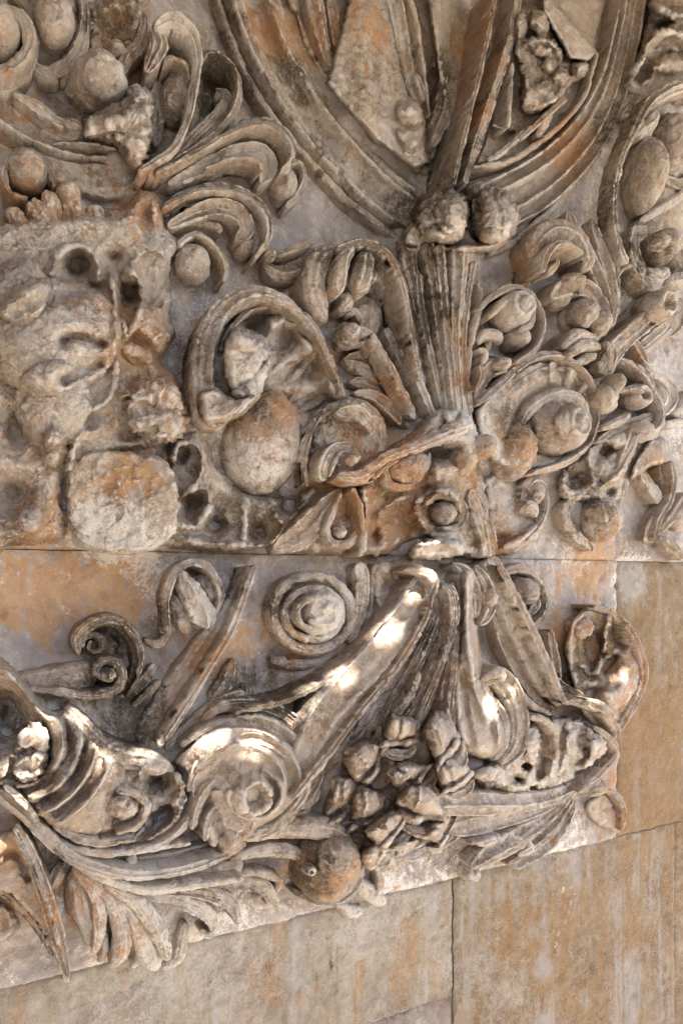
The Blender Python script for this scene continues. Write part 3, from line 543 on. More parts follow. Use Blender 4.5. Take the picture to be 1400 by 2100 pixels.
thing('lion_mask', 'worn animal head lump with side leaves inside the left half of the shield', 'mask')
H('head', [(800,200),(830,192),(865,205),(880,250),(872,310),(845,335),(815,325),(798,270)], .115, 26, feats=[('b',840,230,26,14,0,.02),('s',[(815,255),(845,262),(868,255)],6,-.02),('s',[(810,300),(840,310),(862,300)],6,-.015)], rough=.006)
S('leaf', [(890,270),(902,220),(908,180),(922,140)], [10,13,10,6], .07, 'V', .9); S('leaf', [(885,300),(905,260),(915,225),(920,195)], [8,11,10,6], .09, 'V', .9)
S('leaf', [(872,210),(860,170),(850,150)], [8,10,6], .07, 'V', .9)
thing('eroded_relief', 'eroded cluster of little heads and leaves on the right half of the shield', 'stone relief')
H('body', [(1050,20),(1090,8),(1125,20),(1140,70),(1165,110),(1205,120),(1215,140),(1195,165),(1170,180),(1150,215),(1120,230),(1085,240),(1062,225),(1058,150),(1045,95)], .09, 20,
  feats=[('o',1108,42,26,30,0,.05),('o',1062,50,20,30,0,.045),('b',1085,70,10,14,0,-.018),('o',1120,98,40,22,20,.03),('o',1165,95,22,20,0,.03),('b',1100,165,18,18,0,-.018),('o',1125,135,14,16,0,.04),('o',1150,160,20,22,0,.04),
  ('b',1140,180,12,12,0,-.018),('o',1190,140,22,20,0,.04),('s',[(1075,90),(1100,80),(1135,90),(1150,120)],5,.03),('b',1155,120,10,10,0,-.018),('o',1085,200,22,20,0,.03),('b',1110,200,14,12,0,-.018),('b',1170,140,8,16,0,-.018),('s',[(1065,130),(1080,175),(1070,215)],6,.03)], rough=.009, n=.005, step=3)
# ------------------------------------------------------------------ knot and stem
thing('carved_knot', 'lumpy two lobed knot where the shield frame meets the stem', 'knot')
H('lobe', [(842,445),(858,408),(890,386),(935,388),(962,410),(970,450),(960,485),(930,506),(890,510),(856,490)], .175, 34, feats=[('b',880,425,24,34,25,-.045),('o',930,440,36,44,0,.05),('o',905,480,26,20,0,.04),('s',[(868,470),(900,462),(905,440),(895,405)],5,-.018)], rough=.013, n=.006, step=3)
H('lobe', [(960,405),(990,382),(1035,388),(1064,425),(1060,478),(1030,510),(985,508),(964,470)], .16, 34, feats=[('b',978,425,12,34,-10,-.05),('o',1022,450,40,54,0,.05),('o',1000,490,26,18,0,.03),('s',[(1010,400),(1030,440),(1020,490)],6,-.015)], rough=.014, n=.006, step=3)
H('lobe', [(818,485),(832,455),(862,450),(878,480),(872,515),(845,525),(822,510)], .13, 24, feats=[('s',[(820,500),(850,506)],4,-.03)], rough=.006, step=3)
H('collar', [(868,490),(920,500),(980,492),(1050,480),(1030,510),(985,522),(930,520),(880,512)], .13, 14, rough=.006, step=3); E('lobe', 962, 398, .05, 18, 18, .06)
thing('pleated_stem', 'tall pleated stem gathered below the knot and spreading at its foot', 'stem')
H('core', [(838,490),(990,500),(975,600),(955,700),(955,800),(985,860),(1000,900),(940,930),(870,880),(870,800),(855,660),(835,560)], .05, 30)
for p, w_, h_ in (([(838,480),(838,530),(850,590),(866,660),(885,750),(905,850)], [16,18,14,14,13,10], .07), ([(872,495),(886,560),(897,640),(910,730),(922,850)], [13,13,11,11,12,9], .10),
              ([(902,500),(906,570),(914,650),(924,745),(935,855)], [13,12,10,10,11,9], .115), ([(942,505),(938,590),(934,680),(938,770),(948,860)], [24,20,13,11,11,9], .10),
              ([(972,535),(960,610),(951,690),(952,780),(962,865)], [8,8,7,8,9,8], .09), ([(858,560),(865,640),(882,720),(900,800),(912,850)], [8,9,8,7,5], .085)):
    S('pleat', p, w_, h_, 'V', .9, drop=.08, n=.003)
S('side_leaf', [(978,575),(982,620),(966,690),(957,760),(966,850)], [5,8,8,7,5], .085, 'R', 1.1, drop=.09); S('side_leaf', [(952,600),(950,680),(945,740)], [10,16,8], .03, 'C', .8)
S('side_leaf', [(945,620),(955,560),(975,585)], [4,6,4], .08, 'R', 1)
H('foot', [(870,850),(905,835),(960,840),(985,880),(1000,915),(992,945),(965,955),(930,930),(880,915),(840,925),(800,940),(785,925),(830,895)], .15, 24, feats=[('s',[(880,905),(930,880),(960,860)],8,.02),('b',930,915,22,16,0,-.03),('s',[(905,850),(915,890)],5,-.02),('s',[(935,850),(940,890)],5,-.02)], rough=.010)
E('drop', 982, 918, .13, 24, 26, .07)
thing('curled_leaf', 'drooping leaf with rolled over top on the left of the stem', 'leaf')
S('sheet', [(715,515),(765,530),(805,580),(828,650),(848,740),(868,810)], [16,36,42,36,26,12], .06, 'Q', .7, drop=.06)
S('sheet_rim', [(690,510),(740,498),(785,515),(815,565),(832,625),(846,700),(862,780)], [6,8,7,6,6,6,4], .14, 'R', 1, drop=.09)
S('flap', [(690,508),(655,535),(640,585),(652,635),(670,660)], [14,24,26,24,10], .10, 'R', .8, drop=.10)
S('roll', [(722,508),(702,535),(694,575),(690,605)], [10,15,16,13], .14, 'R', 1, drop=.09); S('roll', [(752,518),(742,548),(736,585),(728,606)], [16,22,22,15], .12, 'R', 1, drop=.09)
S('roll', [(700,600),(710,620),(695,640)], [10,14,8], .10, 'R', 1); E('tip', 757, 572, .10, 14, 12, .03)
E('disc', 740, 655, .02, 44, 50, .06)
thing('carved_curl', 'small crescent curl above the left shell, under the shield frame', 'scroll', 'small carved scrolls')
S('crescent', [(538,540),(572,562),(612,548),(642,508)], [10,20,20,7], .05, 'R', 1, drop=.06); S('lip', [(542,522),(580,520),(620,505),(646,490)], [6,8,10,5], .08, 'R', 1.1, drop=.08); E('eye', 548, 530, .06, 13, 12, .05)
thing('leaf_spray', 'spray of narrow pale leaves dotted black, between left shell and stem', 'leaf spray')
S('leaf', [(700,700),(745,690),(775,730),(815,800),(850,860)], [12,22,20,16,9], .09, 'Q', 1, drop=.09)
S('leaf', [(790,672),(805,700),(830,745),(862,800),(885,860)], [8,13,13,12,7], .08, 'V', 1, drop=.09); S('leaf', [(822,705),(845,750),(868,805),(888,855)], [7,10,10,6], .10, 'V', 1, drop=.09)
S('leaf', [(705,735),(740,745),(780,775),(815,815),(845,865)], [10,22,22,18,9], .06, 'L', .9, drop=.07); S('leaf', [(715,785),(750,790),(800,825),(840,880)], [8,18,22,10], .05, 'R', .7, drop=.06)
S('leaf', [(725,805),(765,812),(800,840),(820,870)], [6,12,14,6], .08, 'C', .9); E('tip', 712, 690, .10, 26, 24, .05, rough=.006)
S('leaf_edge', [(757,682),(785,725),(822,795),(850,845)], [5,6,6,4], .14, 'R', 1, rough=.003); S('tip', [(705,650),(725,640),(745,668)], [6,9,6], .07, 'R', 1)
# ------------------------------------------------------------------ centre flower, bow
thing('broken_rosette', 'broken round flower with hollow lower rim beside the large egg', 'rosette', 'rosettes')
E('disc', 706, 908, .05, 80, 92, .10, rot=15, top='cut', rough=.010, n=.005)
S('rim', [(625,1000),(622,930),(645,865),(695,832),(745,832),(778,865),(782,915),(765,955)], [6,9,10,10,11,11,10,7], .09, 'R', 1, drop=.1, n=.004, rough=.005)
S('petal', [(660,985),(668,950),(690,920),(722,915)], [14,18,14,8], .14, 'C', .9, rough=.004); E('seed', 720, 942, .16, 16, 11, .03, rot=-25, sub='disc')
S('petal', [(690,845),(735,850),(765,890)], [10,16,10], .13, 'C', .9, rough=.005)
thing('ribbon_bow', 'pale knotted ribbon bow with hanging lobes at the foot of the stem', 'ribbon bow')
S('ribbon', [(965,868),(905,892),(845,918),(790,938),(765,958),(735,978),(690,978)], [16,17,14,12,14,16,8], .15, 'R', .9, drop=.11, n=.004, rough=.005)
S('ribbon', [(765,985),(752,975),(790,945),(825,930)], [10,18,16,8], .13, 'C', .8, rough=.004)
E('lobe', 828, 962, .09, 54, 36, .075, rot=-18); S('lobe_rim', [(785,945),(800,990),(840,997),(872,965),(880,925)], [4,6,7,7,5], .12, 'R', 1, drop=.08)
H('drape', [(780,960),(870,940),(930,940),(985,950),(1000,1040),(1005,1140),(940,1142),(860,1110),(800,1140),(745,1142),(690,1140),(600,1128),(640,1070),(680,1010),(730,985)], .085, 22,
  feats=[('b',900,960,36,36,30,.05),('s',[(870,1080),(850,1040),(880,1010),(925,1010),(945,1050)],9,.045),('b',905,1050,24,24,0,-.05),('b',800,1040,50,40,0,-.02),('s',[(745,1005),(750,1060),(742,1142)],8,.045),
   ('s',[(850,1125),(845,1080),(870,1070)],7,.02),('b',770,1095,12,22,0,-.04),('s',[(860,1010),(800,1035),(770,1070)],10,.025),('b',870,1010,40,16,-20,-.04),('b',720,1050,16,20,0,-.04),('o',920,980,50,45,30,.03)], rough=.011, n=.005)
S('ribbon_tail', [(702,1005),(660,1050),(615,1095),(560,1128)], [12,26,30,16], .09, 'Q', .8, drop=.1, rough=.004)
S('ribbon_loop', [(700,1010),(682,1050),(668,1085),(680,1112),(708,1116),(730,1095),(748,1065)], [5,8,8,9,10,9,5], .11, 'R', 1, drop=.09, n=.003)
S('ribbon', [(722,1000),(738,1040),(742,1090),(738,1142)], [5,7,7,5], .13, 'R', 1, drop=.08, rough=.003)
E('pebble', 690, 1092, .09, 15, 17, .045, rough=.003)
H('ledge', [(835,1140),(850,1112),(900,1100),(945,1108),(950,1135),(900,1148),(845,1150)], .17, 14, feats=[('s',[(850,1125),(900,1112),(940,1120)],8,.02)], rough=.008)
S('ribbon_tail', [(962,1005),(980,1050),(995,1095),(1003,1142)], [12,20,22,20], .10, 'B', .6, drop=.08, cap=(1, .2)); E('lobe', 945, 945, .10, 26, 38, .06, rot=20)
S('lobe_rim', [(872,1035),(900,1015),(935,1022),(950,1050),(938,1080),(905,1085)], [5,7,8,8,7,5], .12, 'R', 1, drop=.08); E('lobe', 905, 1055, .09, 26, 24, .05, rough=.006)
thing('teardrop_loop', 'teardrop loop of stone right of the ribbon tail, under the small egg', 'loop')
H('base', [(985,980),(1020,960),(1065,975),(1110,975),(1125,1020),(1110,1090),(1085,1130),(1010,1140),(995,1080)], .035, 20, feats=[('b',1020,1110,26,14,-20,-.03),('s',[(1010,1130),(1060,1110),(1100,1080)],9,.04)], rough=.007)
S('rim', [(1068,1030),(1075,1000),(1094,981),(1114,996),(1119,1040),(1105,1080),(1078,1110)], [5,8,9,9,8,8,5], .06, 'R', 1, drop=.06); E('hollow', 1090, 1010, .03, 24, 30, .05); S('fold', [(1065,1050),(1085,1040),(1100,1060)], [10,16,8], .06, 'R', .8)
thing('ring_boss', 'grey boss held in a crescent rim above the pale right block', 'boss')
E('boss', 1224, 1064, .02, 50, 48, .08, rough=.006); S('rim', [(1180,1025),(1157,1042),(1161,1074),(1184,1104),(1216,1128)], [8,10,10,10,6], .04, 'B', .9, drop=.05); S('chip', [(1232,1035),(1240,1060),(1243,1072)], [5,6,4], .11, 'R', .8)
# ------------------------------------------------------------------ right acanthus
thing('acanthus_frond', 'crowded acanthus frond curling along the right, under the shield frame', 'acanthus leaf', 'acanthus fronds')
S('leaf_curl', [(1086,548),(1092,500),(1125,475),(1168,490),(1195,535),(1188,560)], [8,20,24,24,20,8], .10, 'R', .9, drop=.1, rough=.004)
S('leaf_rim', [(1112,560),(1118,525),(1140,500),(1165,502),(1195,520)], [5,9,8,7,5], .15, 'R', 1, drop=.1); S('leaf_tip', [(1120,562),(1135,545),(1142,530)], [8,9,5], .14, 'R', 1)
for p in ([(1178,450),(1190,490),(1215,545),(1240,610),(1250,668)], [(1212,448),(1228,500),(1246,560),(1256,620),(1254,670)], [(1243,498),(1254,540),(1258,590),(1254,640)], [(1163,432),(1170,460),(1178,492)]):
    S('leaf_finger', p, [6,13,17,15,7], .09, 'V', 1, drop=.1, n=.003, rough=.003)
S('leaf_lobe', [(1128,608),(1160,590),(1200,600),(1230,640),(1236,690)], [10,20,22,20,10], .09, 'C', 1, drop=.1, rough=.004)
E('leaf_lump', 1165, 585, .09, 30, 20, .06, rough=.005); E('leaf_lump', 1190, 645, .10, 26, 30, .06, rough=.006); E('leaf_lump', 1226, 665, .11, 18, 28, .05); E('leaf_lump', 1165, 655, .05, 26, 34, .05); E('leaf_lump', 1140, 612, .06, 24, 26, .05)
S('leaf_fold', [(1150,715),(1178,688),(1205,695),(1228,690)], [8,14,12,7], .11, 'R', 1, drop=.1); S('leaf_fold', [(1158,735),(1185,712),(1210,708),(1230,715)], [8,12,11,6], .12, 'R', 1, drop=.1); S('leaf_fold', [(1175,750),(1200,735),(1222,730)], [8,11,6], .10, 'R', 1)
S('leaf_stem', [(1228,765),(1255,722),(1285,690),(1320,660),(1350,640)], [20,22,20,20,14], .10, 'B', .8, drop=.11, rough=.004); E('roll', 1342, 632, .11, 34, 33, .08, top='hole', rough=.003)
S('leaf_lobe', [(1300,720),(1330,700),(1365,670),(1385,620)], [12,18,18,8], .06, 'L', 1, drop=.08)
S('leaf_stem', [(1238,700),(1250,730),(1245,770)], [10,16,10], .10, 'R', .8)
S('leaf_rim', [(1262,640),(1258,590),(1268,555),(1290,545),(1310,575),(1318,595)], [4,6,7,8,8,5], .10, 'R', 1, drop=.1); H('leaf_hollow', [(1258,555),(1285,545),(1318,595),(1262,655)], .05, 12)
S('leaf_lobe', [(1240,790),(1238,820),(1248,850)], [24,30,20], .11, 'R', .9, drop=.1, rough=.006); E('leaf_lump', 1255, 790, .13, 16, 22, .05, rough=.004)
S('leaf_rim', [(1268,735),(1305,760),(1335,800),(1352,840),(1345,880),(1310,900)], [6,14,15,15,14,7], .10, 'R', .9, drop=.11, rough=.004); E('leaf_lump', 1300, 815, .09, 30, 26, .06, top='hole', rough=.004)
S('leaf_rim', [(1275,800),(1300,795),(1320,805)], [4,6,4], .14, 'R', 1); S('leaf_fold', [(1225,905),(1262,885),(1300,868),(1340,850)], [6,12,13,7], .09, 'V', 1, drop=.1); S('leaf_fold', [(1230,880),(1265,865),(1290,850)], [6,10,6], .11, 'R', 1)
H('leaf_mass', [(1150,960),(1200,920),(1240,880),(1310,880),(1335,900),(1320,950),(1290,985),(1270,1030),(1220,1035),(1165,1030),(1140,1000)], .07, 20,
  feats=[('s',[(1205,920),(1215,990)],9,.05),('b',1185,980,26,30,0,-.04),('o',1270,900,30,22,0,.04),('b',1300,890,14,12,0,-.05),('o',1255,960,34,34,0,.035),('b',1240,930,14,14,0,-.04),('b',1285,940,12,20,0,-.04),('s',[(1230,1000),(1270,970),(1300,930)],7,.03),('b',1250,1010,16,14,0,-.04)], rough=.014, n=.006, step=3)
S('leaf_fold', [(1320,865),(1300,890),(1285,930),(1262,975)], [10,15,14,8], .11, 'V', .9, rough=.004); E('leaf_lump', 1310, 885, .11, 26, 20, .05, rough=.005, rot=30)
thing('stone_drop', 'small orange brown upright lump left of the right frond, on bare ground', 'stone lump')
E('lump', 1070, 560, .01, 19, 36, .05, rough=.005)
thing('carved_curl', 'scroll like a ringed half spool inside the right frond', 'scroll', 'small carved scrolls')
S('rim', [(984,632),(1018,602),(1054,590),(1091,608),(1111,650),(1108,688),(1091,720),(1054,745)], [4,7,8,8,8,8,8,5], .12, 'R', 1.1, drop=.11); E('boss', 1045, 640, .09, 42, 37, .08, rot=-20, top='swirl')
S('scroll_band', [(1000,655),(1025,625),(1060,610),(1085,630),(1085,665),(1060,680)], [5,9,10,9,8,5], .12, 'R', 1, drop=.1); E('ball', 1050, 700, .07, 23, 23, .07)
S('cap', [(975,708),(990,688),(1015,690),(1025,705)], [8,12,12,8], .08, 'R', 1); S('cap_stalk', [(1000,700),(995,725)], [9,7], .06, 'R', 1)
H('back', [(985,640),(1040,600),(1095,620),(1105,680),(1075,735),(1030,745),(985,730),(970,690)], .04, 14)
thing('leaf_spray', 'little pale lobed leaves above the right shell by the stem foot', 'leaf spray')
S('leaf', [(975,835),(980,795),(1000,760),(1035,752),(1045,765)], [6,13,17,15,7], .09, 'C', 1, drop=.09); S('leaf', [(985,750),(992,725),(975,715)], [6,9,5], .10, 'R', 1); S('leaf', [(972,830),(990,808),(1005,815)], [8,12,6], .08, 'R', 1); E('tip', 1020, 750, .09, 22, 15, .05); S('leaf', [(985,745),(988,775),(975,800)], [5,7,4], .12, 'V', 1)
thing('ringed_spool', 'brown cylinder scroll in a C shaped rim at the upper right', 'scroll')
S('rim', [(1330,478),(1302,475),(1297,515),(1312,552),(1335,590),(1358,585)], [9,12,14,15,14,8], .10, 'B', .9, drop=.1, rough=.003); E('spool', 1348, 510, .08, 33, 34, .09, rough=.004); E('spool', 1350, 498, .155, 22, 18, .04, rough=.004)
S('spool_base', [(1312,555),(1340,570),(1368,555)], [10,18,12], .09, 'R', .9); S('leaf', [(1380,510),(1395,550),(1390,590)], [10,16,12], .05, 'L', 1); S('leaf', [(1360,580),(1390,575),(1420,560)], [12,18,16], .06, 'R', .8); S('leaf', [(1390,610),(1385,660),(1365,690)], [8,13,7], .06, 'L', 1)
thing('leaf_fragment', 'split leaf curl standing off the pale block at the right margin', 'leaf', 'leaf fragments')
S('leaf', [(1340,768),(1368,785),(1378,820),(1362,850)], [6,12,14,8], .05, 'V', 1, drop=.06); S('leaf', [(1345,790),(1360,815),(1350,845)], [5,9,5], .07, 'R', 1); S('leaf', [(1375,850),(1395,840),(1410,800)], [8,14,10], .04, 'R', .9); S('leaf', [(1360,870),(1385,868),(1410,862)], [6,9,6], .05, 'R', .9); S('leaf', [(1315,750),(1330,765),(1345,775)], [8,10,6], .05, 'R', .9); S('leaf', [(1290,690),(1310,720),(1325,745)], [6,10,6], .07, 'C', .9)
thing('leaf_fragment', 'flat folded leaf with a slanted rod and dark slot at right margin', 'leaf', 'leaf fragments')
H('plate', [(1328,900),(1345,893),(1366,905),(1362,950),(1335,960),(1290,985),(1298,940)], .10, 10, rough=.006); S('rod', [(1312,968),(1330,995),(1352,1030)], [10,13,12], .05, 'B', .7); S('leaf_edge', [(1375,945),(1382,985),(1372,1030),(1350,1070),(1342,1110)], [5,7,7,7,5], .07, 'V', 1, drop=.08); S('leaf_edge', [(1360,940),(1350,965),(1365,1015)], [4,6,4], .03, 'R', 1)
H('plate', [(1340,1045),(1362,1040),(1350,1085),(1340,1112),(1312,1112),(1322,1070)], .05, 8); S('fold', [(1355,1090),(1385,1050),(1410,1010)], [7,10,8], .05, 'V', 1); S('fold', [(1350,1100),(1370,1120),(1400,1145)], [9,14,10], .04, 'R', .9); E('lump', 1385, 1065, .03, 26, 26, .04)
# ------------------------------------------------------------------ upper right corner
thing('draped_mass', 'blue lit eroded drapery and swelling in the upper right corner', 'stone relief')
H('body', [(1330,-40),(1440,-40),(1440,190),(1370,215),(1330,230),(1295,262),(1262,240),(1275,160),(1300,110),(1318,40)], .10, 30, feats=[('s',[(1300,140),(1330,85),(1370,65),(1440,80)],13,.06),('s',[(1310,160),(1350,110),(1440,110)],9,-.05),('o',1370,125,60,30,0,.04),('b',1290,200,30,30,0,-.03),('s',[(1340,10),(1380,30),(1430,30)],10,.04),('b',1350,55,30,8,-20,-.05)], rough=.014)
S('edge', [(1440,170),(1385,180),(1345,200),(1322,225),(1300,270),(1280,310),(1268,350),(1260,400),(1260,450),(1272,510),(1285,540)], [10,12,13,12,8,6,5,5,6,7,5], .14, 'V', 1, drop=.05, rough=.004, n=.004)
E('swelling', 1312, 365, .06, 38, 78, .10, rot=5); E('swelling', 1375, 300, .05, 44, 64, .08, rough=.012); S('fold', [(1300,280),(1325,260),(1345,230)], [10,16,10], .10, 'R', .9); S('fold', [(1345,360),(1390,380),(1430,350)], [8,12,10], .05, 'C', 1); E('swelling', 1345, 440, .0, 70, 60, .07); S('fold', [(1310,455),(1350,430),(1430,380)], [7,10,10], .06, 'R', .8); S('fold', [(1340,250),(1320,290),(1330,300)], [5,10,5], .08, 'R', .9)
# ------------------------------------------------------------------ lower register
thing('folded_loop', 'whitish folded ribbon loop just below the seam at left', 'ribbon loop')
S('loop_rim', [(345,1300),(342,1225),(362,1172),(400,1154),(435,1175),(452,1222),(440,1265)], [5,8,10,11,10,9,5], .09, 'R', 1, drop=.1, rough=.003); S('loop_strip', [(370,1170),(395,1215),(418,1260),(425,1290)], [10,22,28,18], .10, 'V', .8, drop=.1, rough=.006, n=.004); E('hollow', 425, 1205, .04, 26, 42, .05)
S('loop_strip', [(352,1220),(368,1260),(385,1300)], [12,18,14], .05, 'R', .8); S('leaf', [(330,1300),(345,1270),(355,1240)], [8,12,6], .04, 'L', .9); S('leaf', [(295,1310),(325,1320),(352,1290)], [6,10,6], .04, 'R', .9)
thing('diagonal_strap', 'long flat strap slanting from the seam down left to the big scroll', 'strap', 'slanting straps')
S('strap', [(524,1160),(490,1225),(445,1300),(385,1395),(335,1475),(305,1530)], [6,16,26,33,34,28], .07, 'L', .55, drop=.1, cap=(.4, .3), n=.003, rough=.004)
S('strap_edge', [(522,1158),(500,1225),(470,1300),(418,1385),(362,1470),(325,1530)], [5,7,8,8,8,6], .13, 'R', .8, drop=.1, rough=.003)
thing('carved_rosette', 'round swirled rosette of concentric rings under the seam', 'rosette', 'rosettes')
E('disc', 640, 1260, .02, 92, 90, .05); S('ring', spiral(640, 1258, 80, 80, 30, 1.02, .95, 24), 11, .06, 'R', 1, drop=.06, cap=(0, 0), n=.004, rough=.004); S('ring', spiral(642, 1258, 58, 56, 80, 1.02, .9, 20), 9, .08, 'R', 1, drop=.07, cap=(0, 0), n=.004, rough=.003)
E('swirl_boss', 648, 1255, .07, 50, 46, .07, top='swirl', rough=.008, n=.004); S('ring', spiral(646, 1256, 40, 22, 100, 1.1, .85, 16), 7, .115, 'R', 1, n=.003, rough=.003)
S('strap', [(737,1152),(742,1200),(736,1260),(715,1320)], [15,15,13,7], .07, 'B', .7, drop=.07, rough=.004); S('strap', [(770,1155),(762,1210),(758,1260)], [9,8,5], .05, 'R', .8)
S('base_band', [(553,1350),(600,1362),(660,1358),(720,1330)], [8,12,12,6], .04, 'R', .6)
H('rough_stone', [(770,1150),(860,1150),(840,1190),(810,1240),(770,1265),(760,1200)], .07, 18, feats=[('b',800,1200,24,24,0,-.03)], rough=.014)
thing('dark_scroll', 'dark double scroll with a small spiral eye, lower left', 'scroll')
S('scroll_band', [(163,1345),(158,1310),(188,1280),(232,1272),(268,1300),(283,1345),(272,1395),(248,1432)], [6,12,14,14,15,14,12,6], .06, 'R', .9, drop=.07); S('scroll_edge', [(255,1285),(280,1315),(290,1350),(278,1400),(255,1430)], [3,5,5,5,3], .10, 'R', 1)
S('spiral', spiral(192, 1322, 26, 6, 160, 1.3, .95), [9,7,5], .05, 'R', 1); E('hollow', 205, 1330, .01, 42, 40, .04)
S('trunk', [(20,1395),(90,1395),(160,1388),(205,1372)], [16,26,30,22], .06, 'R', .6, drop=.06, rough=.003)
S('spiral', [(60,1412),(120,1418),(190,1425),(238,1412),(250,1382),(235,1358),(208,1358),(198,1378),(212,1392)], [6,9,11,12,12,11,9,7,4], .10, 'R', 1, drop=.08, rough=.003); E('eye', 222, 1382, .10, 16, 15, .05, sub='spiral')
S('leaf', [(265,1430),(300,1390),(318,1360)], [7,11,6], .04, 'C', .9); S('leaf', [(272,1450),(305,1420),(330,1395)], [6,9,5], .05, 'R', .9)
thing('great_scroll', 'great trumpet scroll with crescent rims and broken white lump, left edge', 'scroll', 'great acanthus scrolls')
def crest(x, y):
    r = np.hypot((x-40)*.95, y-1528+.1*(x-40)); k = np.clip((r-62)/33, 0, 3.999); fr = k-np.floor(k)
    lit = np.clip((x+y-1500)/60, 0, 1)
    return lit*.05*(np.clip(fr/.72, 0, 1)-np.clip((fr-.72)/.28, 0, 1))*(k < 3.99)+.05*np.clip(1-np.abs(r-150)/90, 0, 1)
H('horn_body', [(-40,1335),(10,1352),(58,1398),(100,1452),(140,1452),(180,1498),(225,1538),(262,1560),(275,1610),(262,1660),(230,1715),(170,1722),(110,1700),(70,1672),(20,1620),(-40,1600)], .12, 22, fn=crest,
  feats=[('s',[(-30,1345),(18,1375),(60,1425),(95,1480),(122,1540),(120,1610)],20,.05),('b',12,1468,34,56,0,-.16),('b',130,1440,30,16,30,-.05)], rough=.004, n=.003, step=3)
H('broken_lump', [(14,1530),(35,1488),(75,1468),(102,1500),(106,1560),(82,1612),(30,1612),(8,1570)], .215, 24, feats=[('b',65,1490,16,10,0,-.04),('b',60,1580,22,20,0,-.03),('s',[(20,1560),(60,1540),(100,1545)],6,-.03)], rough=.018, n=.004)
S('saddle', [(135,1450),(165,1490),(205,1530),(255,1552),(315,1566),(350,1572)], [14,22,24,24,24,12], .12, 'R', .8, drop=.13)
H('leaf_body', [(190,1540),(260,1545),(340,1562),(395,1600),(392,1660),(360,1710),(300,1742),(220,1738),(165,1715),(140,1690),(190,1650)], .11, 24,
  feats=[('b',322,1602,26,26,0,-.06),('s',[(285,1590),(300,1565),(350,1570),(372,1610),(360,1650)],10,.045),('o',262,1655,44,34,20,.05),('s',[(200,1700),(240,1705),(275,1690),(300,1650)],8,-.04),('s',[(240,1730),(300,1720),(350,1690),(385,1640)],8,.045),('b',330,1680,20,30,30,-.04),('o',210,1600,30,50,20,.03),('s',[(280,1725),(320,1700),(345,1660)],6,-.035)], rough=.010, n=.006)
S('leaf_rim', [(390,1590),(400,1630),(385,1680),(340,1725),(280,1748)], [6,9,10,10,6], .12, 'R', 1, drop=.1, rough=.003); S('leaf_rim', [(238,1622),(270,1625),(300,1650),(285,1690),(240,1710)], [5,8,9,9,5], .15, 'R', 1, drop=.1, rough=.003); S('leaf_rim', [(110,1690),(160,1720),(220,1728),(270,1715)], [6,9,9,5], .12, 'R', 1, drop=.1)
S('slit_rim', [(8,1612),(35,1632),(62,1660),(78,1685)], [4,6,6,4], .17, 'B', .8)
thing('great_scroll', 'great round scroll with hollow boss and layered rims, lower centre left', 'scroll', 'great acanthus scrolls')
S('outer_rim', [(415,1480),(450,1452),(505,1445),(560,1455),(612,1490),(642,1540),(648,1588),(622,1632),(572,1675),(525,1705)], [8,13,14,14,15,15,14,14,11,6], .085, 'L', .9, drop=.13, n=.003)
def turn(x, y):
    r = np.hypot(x-506, (y-1622)*1.03); a = np.arctan2(y-1622, x-506); k = np.clip((r-52+13*a)/34, 0, 2.999); fr = k-np.floor(k)
    lit = np.clip((x-(y-1622)*.6-400)/60, 0, 1)
    return .07*np.clip(1-r/150, 0, 1)+lit*(.022+.016*np.clip((x-540)/60, 0, 1))*(np.clip(fr/.75, 0, 1)**1.5-np.clip((fr-.75)/.25, 0, 1))
H('scroll_body', [(345,1562),(395,1505),(450,1463),(510,1450),(565,1460),(613,1494),(642,1545),(645,1595),(620,1640),(575,1680),(520,1712),(470,1742),(420,1730),(395,1685),(380,1620)], .105, 24, fn=turn, feats=[('b',420,1655,24,50,0,-.03),('b',440,1530,60,24,-25,.035),('s',[(540,1580),(572,1605),(575,1640),(550,1675)],6,.02)], rough=.003, n=.003, step=3)
S('inner_rim', [(455,1600),(480,1566),(525,1562),(562,1592),(568,1635),(545,1672)], [5,9,11,12,11,6], .125, 'R', 1, drop=.1, rough=.004)
S('inner_rim', [(400,1580),(440,1540),(495,1522),(550,1535),(592,1575),(602,1625),(580,1668)], [5,8,9,11,12,11,6], .10, 'R', .9, drop=.1, rough=.004)
E('boss', 506, 1622, .13, 52, 50, .08, top='hole', rough=.009, n=.005); S('boss_rim', [(480,1660),(495,1690),(515,1705),(525,1660)], [8,10,9,5], .14, 'R', .9, rough=.004)
S('leaf_fold', [(385,1625),(405,1570),(450,1530),(510,1512),(570,1530),(612,1575),(622,1622),(596,1668)], [6,11,14,15,15,15,13,6], .125, 'D', .8, drop=.12, rough=.003)
S('leaf_fold', [(395,1700),(405,1650),(430,1610),(462,1590)], [7,13,14,6], .13, 'K', .9, drop=.1, rough=.004); S('leaf_fold', [(420,1725),(432,1680),(455,1645),(470,1625)], [6,11,11,5], .135, 'V', .9, drop=.1, rough=.004)
S('leaf_fold', [(530,1718),(575,1690),(612,1650),(632,1605)], [6,11,11,5], .11, 'J', .9, drop=.1, rough=.003)
S('boss_ring', [(440,1735),(436,1695),(455,1668),(485,1675),(498,1705),(490,1740)], [6,9,9,9,9,6], .12, 'R', 1, drop=.1, rough=.003); E('small_boss', 466, 1712, .10, 27, 38, .06, rough=.004)
S('leaf_rim', [(600,1660),(635,1645),(655,1615)], [5,9,5], .08, 'C', 1); S('leaf_rim', [(560,1700),(610,1678),(640,1650)], [5,9,5], .08, 'C', 1); S('leaf_rim', [(520,1720),(570,1700),(610,1680)], [5,9,5], .08, 'C', 1)
